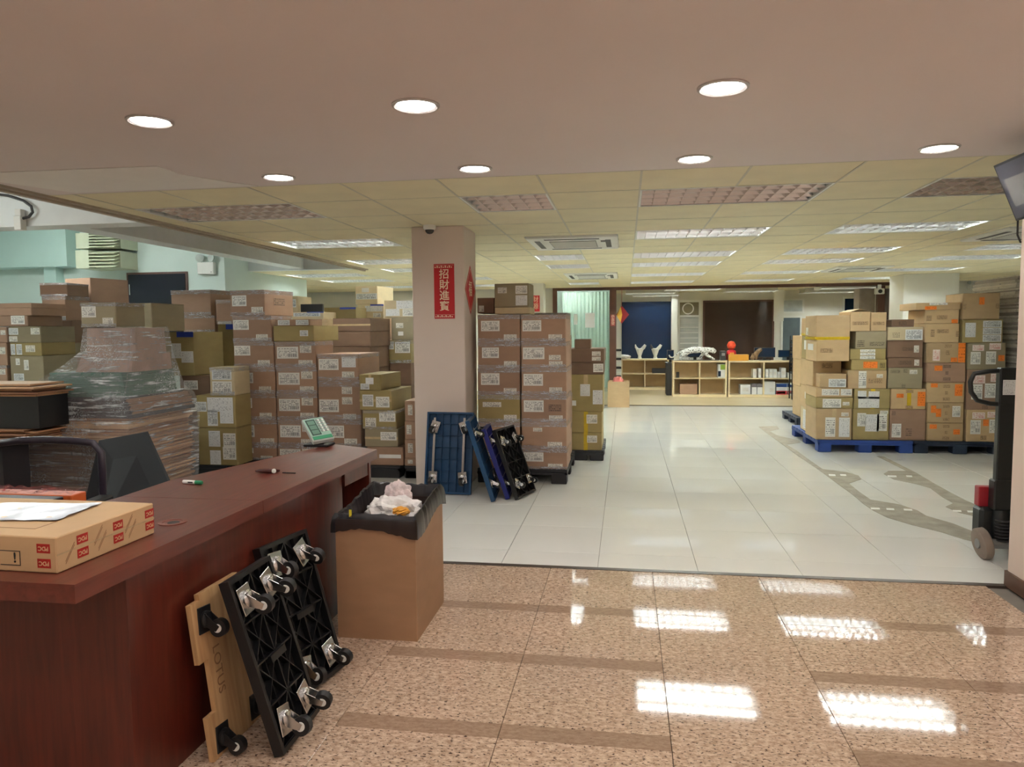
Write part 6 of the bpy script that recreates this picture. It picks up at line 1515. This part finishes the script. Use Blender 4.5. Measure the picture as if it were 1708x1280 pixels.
# black rack of trays at the right shelf end
q0, q1 = at(1320, 640, 14.9), at(1347, 560, 14.9)
t = thing('tray_rack', 'black stacked tray rack standing between shelf and cartons', 'rack', ((q0.x+q1.x)/2, 14.95, 0.013))
w_ = q1.x-q0.x
for s in (-1, 1):
    for y in (-.12, .12): MB().box(s*w_/2-.01, s*w_/2+.01, y-.01, y+.01, 0, q1.z-0.013).build('post', M_BLACK, t)
for k in range(9):
    zz = 0.5+k*(q1.z-0.55)/9
    MB().box(-w_/2+0.0, w_/2, -.16, .16, zz, zz+.045, ch=0.004).build('tray', M_BLACK, t)
for k in range(4): MB().box(-w_/2+.01, w_/2-.01, -.15, .15, 0.06+k*0.11, 0.09+k*0.11).build('white_tray', M_WHITE, t)
# chrome stool / white post item near the brown post, open box on the floor
q0, q1 = at(1013.5, 679, 13.3), at(1050, 637, 13.3)
w_ = q1.x-q0.x
t = thing('open_carton', 'empty tan carton standing open on the floor before the post', 'carton', ((q0.x+q1.x)/2, 13.3+0.2, 0.0))
h_ = q1.z; hw, hd = w_/2, 0.2
CT = CM['t']
MB().box(-hw, hw, -hd, -hd+.006, 0, h_).build('front_wall', CT, t); MB().box(-hw, hw, hd-.006, hd, 0, h_).build('back_wall', CT, t); MB().box(-hw, -hw+.006, -hd+.006, hd-.006, 0, h_).build('left_wall', CT, t); MB().box(hw-.006, hw, -hd+.006, hd-.006, 0, h_).build('right_wall', CT, t); MB().box(-hw+.006, hw-.006, -hd+.006, hd-.006, 0, .006).build('base', CT, t)
crumpled('pink_bag', 'crumpled pink plastic bag in the open carton', 'plastic bag', (at(1031, 632, 13.5).x, 13.5, h_-0.03), 0.1, 9, (1, 1, 1.1), mat('pink_bag', (216, 120, 116), 0.4))
q = at(1031, 640, 16.7)
t = thing('trolley_rack', 'white and black striped stand beside the brown post', 'stand', (q.x, 16.75, 0.013))
for k in range(7): MB().box(-.07, .07, -.07, .07, .3+k*.1, .3+k*.1+.05).build('tier', M_WHITE if k % 2 else M_BLACK, t)
for s in (-1, 1): MB().box(s*.06-.012, s*.06+.012, -.012, .012, 0, 1.0).build('post', M_WHITE, t)
crumpled('white_cloth', 'crumpled white cloth on the left low shelf end', 'cloth', (at(1040, 593, 17.15).x, 17.15, s3[3]+0.045), 0.1, 12, (1.6, 1, .5), M_BAGW)
# small dark pallet behind the right-hand stack
pallet('pallet', 'dark pallet corner showing left of the blue pallet', at(1329, 700, 10.9).x, at(1329, 700, 10.9).x+1.1, 10.9, 11.9, 0.12, M_PAL_N)
stack('on the rear pallet behind the right-hand stacks', 11.0, [(1335, 1420, 560, 600, 't', [], '', 0.5, 0.0), (1335, 1420, 600, 645, 't', [], '', 0.5, 0.0), (1335, 1420, 645, 692, 't', [], '', 0.5, 0.0)], 0.5, 0.12)

# ------------------------------------------------------------------ wrapped sheet pile behind the wall corner
Yz = 8.68
xa = at(1692, 650, Yz).x
t = thing('sheet_pile', 'tall film-wrapped pile of cardboard sheets at the right wall', 'wrapped pallet', (xa+0.5, Yz+0.5, 0))
MB().box(-0.5, 0.5, -0.5, 0.5, 0.02, 0.12).build('pallet_deck', M_PAL_N, t)
for sx in (-.42, 0, .42):
    for sy in (-.42, 0, .42): MB().box(sx-.06, sx+.06, sy-.06, sy+.06, 0, 0.02).build('pallet_block', M_PAL_N, t)
z = 0.12; random.seed(33); ztp = at(1690, 462, Yz).z
GS = [mat('grey_sheet_a', (176, 164, 146), 0.6, var=0.1), mat('grey_sheet_b', (132, 120, 106), 0.6, var=0.1), mat('grey_sheet_c', (206, 196, 178), 0.6, var=0.1)]
while z < ztp:
    th = random.uniform(0.014, 0.022)
    lean = 0.03*math.sin(z*2.2)
    MB().box(-0.5+lean+random.uniform(-0.02, 0.02), 0.5, -0.5+random.uniform(-0.03, 0.02), 0.5, z, z+th-0.002).build('cardboard_sheet', random.choice(GS), t)
    z += th
v = []; f_ = []; n = 80
for ri in range(12):
    z = 0.1+(ztp-0.08)*ri/11
    for i in range(n):
        x, y = rect_pt(i/n, 0.53, 0.54); k = 0.012*math.sin(i*1.9+ri)+random.uniform(-.008, .008); v.append((x*(1+k), y*(1+k), z))
for ri in range(11):
    for i in range(n): a_ = ri*n+i; c_ = ri*n+(i+1) % n; f_.append((a_, c_, c_+n, a_+n))
f_.append(tuple(range(11*n, 12*n)))
MB().add(v, f_).build('stretch_film', film_mat('stretch_wrap_steep', 0.16, (225, 228, 232), (6, 6, 14), 0.16), t)

# ------------------------------------------------------------------ pallet jack
Yj = 4.78
def jx(px): return at(px, 800, Yj).x
xc = at(1672, 800, Yj).x
t = thing('pallet_jack', 'black hand pallet jack with loop handle at the right wall corner', 'pallet jack', (xc, Yj, 0))
M_JB = mat('jack_black', (24, 26, 26), 0.4, var=0.12); M_JR = mat('jack_red', (150, 28, 40), 0.4, var=0.1); M_RUB = mat('wheel_grey_brown', (140, 124, 112), 0.7, var=0.12)
def jz(py): return at(1672, py, Yj).z
MB().box(-0.048, 0.048, -0.03, 0.02, jz(812), jz(660), ch=0.006).build('shaft', M_JB, t)
MB().box(-0.062, 0.062, -0.045, 0.035, jz(850), jz(800), ch=0.008).build('shaft_socket', M_JB, t)
hz0, hz1 = jz(668), jz(618)
wl, wr = at(1617, 640, Yj).x-xc, -(at(1617, 640, Yj).x-xc)
pts = []
for (u, zz) in ((0.03, hz1), (0.5, hz1-0.005), (0.9, hz1-0.02), (1.0, hz1-0.07), (0.97, hz1-0.13), (0.8, hz0+0.0), (0.45, hz0-0.02), (0.0, hz0-0.025)): pts.append((wl*u, -0.01, zz))
full = pts+[(-p[0], p[1], p[2]) for p in pts[::-1][1:]]
MB().tube(full, 0.014, 10).build('handle_loop', M_JB, t, smooth=True)
MB().box(-0.05, 0.05, -0.035, 0.025, hz0-0.03, hz1+0.016, ch=0.008).build('handle_head', M_JB, t)
plate(t, 'instruction_label', LM['P'], (0.0, -0.036, (hz0+hz1)/2-0.01), X_, Z_, 0.07, 0.09)
MB().tube([(0.03, 0, hz1-0.08), (0.1, -0.02, hz1-0.09), (0.15, -0.02, hz1-0.11)], 0.011, 8).build('release_lever', M_JB, t)
MB().box(-0.115, 0.12, 0.03, 0.09, jz(848), jz(815), ch=0.004).build('red_cover', M_JR, t)
MB().box(-0.115, 0.115, 0.0, 0.12, jz(905), jz(848), ch=0.02).build('pump_body', M_JB, t)
MB().lathe([(0.05, jz(905)), (0.055, jz(880)), (0.05, jz(858)), (0.042, jz(850))], 18).build('pump_cylinder', M_JB, t, smooth=True)
for k in range(7): MB().lathe([(0.043, 0), (0.047, 0.004), (0.043, 0.008)], 16, Matrix.Translation((0, -0.03, jz(900)+k*0.02))).build('spring_coil', M_DARK, t)
MB().box(-0.12, 0.12, -0.02, 0.08, 0.07, jz(895), ch=0.02).build('steer_yoke', M_JB, t)
for s in (-1, 1):
    x = s*0.11
    w = MB().lathe([(0.03, -0.028), (0.085, -0.028), (0.095, -0.02), (0.095, 0.02), (0.085, 0.028), (0.03, 0.028)], 28, Matrix.Translation((x, -0.03, 0.0955)) @ Matrix.Rotation(PI/2-0.2, 4, 'Y')).build('steer_wheel', M_RUB if s < 0 else M_JB, t, smooth=True)
MB().cyl((-0.145, -0.036, 0.0955), (0.145, -0.024, 0.0955), 0.03, 14).build('axle', M_GREYM, t)
for s in (-0.15, 0.2):
    MB().box(0.16, 1.25, s, s+0.15, 0.05, 0.085, ch=0.006).build('fork', M_JR, t)
    MB().cyl((1.1, s+.04, 0.035), (1.1, s+.11, 0.035), 0.035, 14).build('fork_roller', M_BLACK, t)
MB().box(0.1, 0.18, -0.15, 0.35, 0.05, 0.3, ch=0.006).build('fork_head', M_JB, t)

# ------------------------------------------------------------------ monitor on the right wall
tf, bf = at(1657, 277, 4.16), at(1695, 369, 4.16)
Hs = (tf-bf).length; Ls = 0.62
t = thing('wall_monitor', 'dark wall monitor tilted down from the right wall', 'monitor', (2.06, 4.16-Ls/2, bf.z))
up = Vector((tf.x-bf.x, 0, tf.z-bf.z)).normalized(); yv = Vector((0, -1, 0)); nv = yv.cross(up)      # nv points out of the screen
if nv.x > 0: nv = -nv
org = Vector((bf.x-2.06, Ls/2, 0))
def mm(a, b, c): return org+yv*a+up*b+nv*c
def slab(a0, a1, b0, b1, c0, c1): 
    vs = [mm(a, b, c) for a in (a0, a1) for b in (b0, b1) for c in (c0, c1)]
    return MB().add([tuple(p) for p in vs], [(0, 1, 3, 2), (4, 6, 7, 5), (0, 4, 5, 1), (2, 3, 7, 6), (0, 2, 6, 4), (1, 5, 7, 3)])
slab(0, Ls, 0, Hs, -0.05, 0).build('housing', M_BLACK, t)
slab(0.012, Ls-.012, 0.012, Hs-.012, 0.0, 0.002).build('bezel', mat('bezel_slate', (66, 66, 78), 0.35), t)
slab(0.05, Ls-.05, Hs*.24, Hs*.72, 0.002, 0.003).build('screen', mat('screen_reflected_grey', (120, 120, 122), 0.08, var=0.05), t)  # light grey room reflection painted into the screen colour
MB().box(-0.09, 0.0, -0.05, 0.05, 0.1, 0.2).build('wall_bracket', M_DARK, t)
q = [at(1698, 366, 4.22), at(1697, 392, 4.25), at(1702, 404, 4.262), at(1712, 406, 4.262)]
MB().tube([tuple(p-Vector((2.06, 4.16-Ls/2, bf.z))) for p in q], 0.005, 6).build('power_cable', M_BLACK, t)
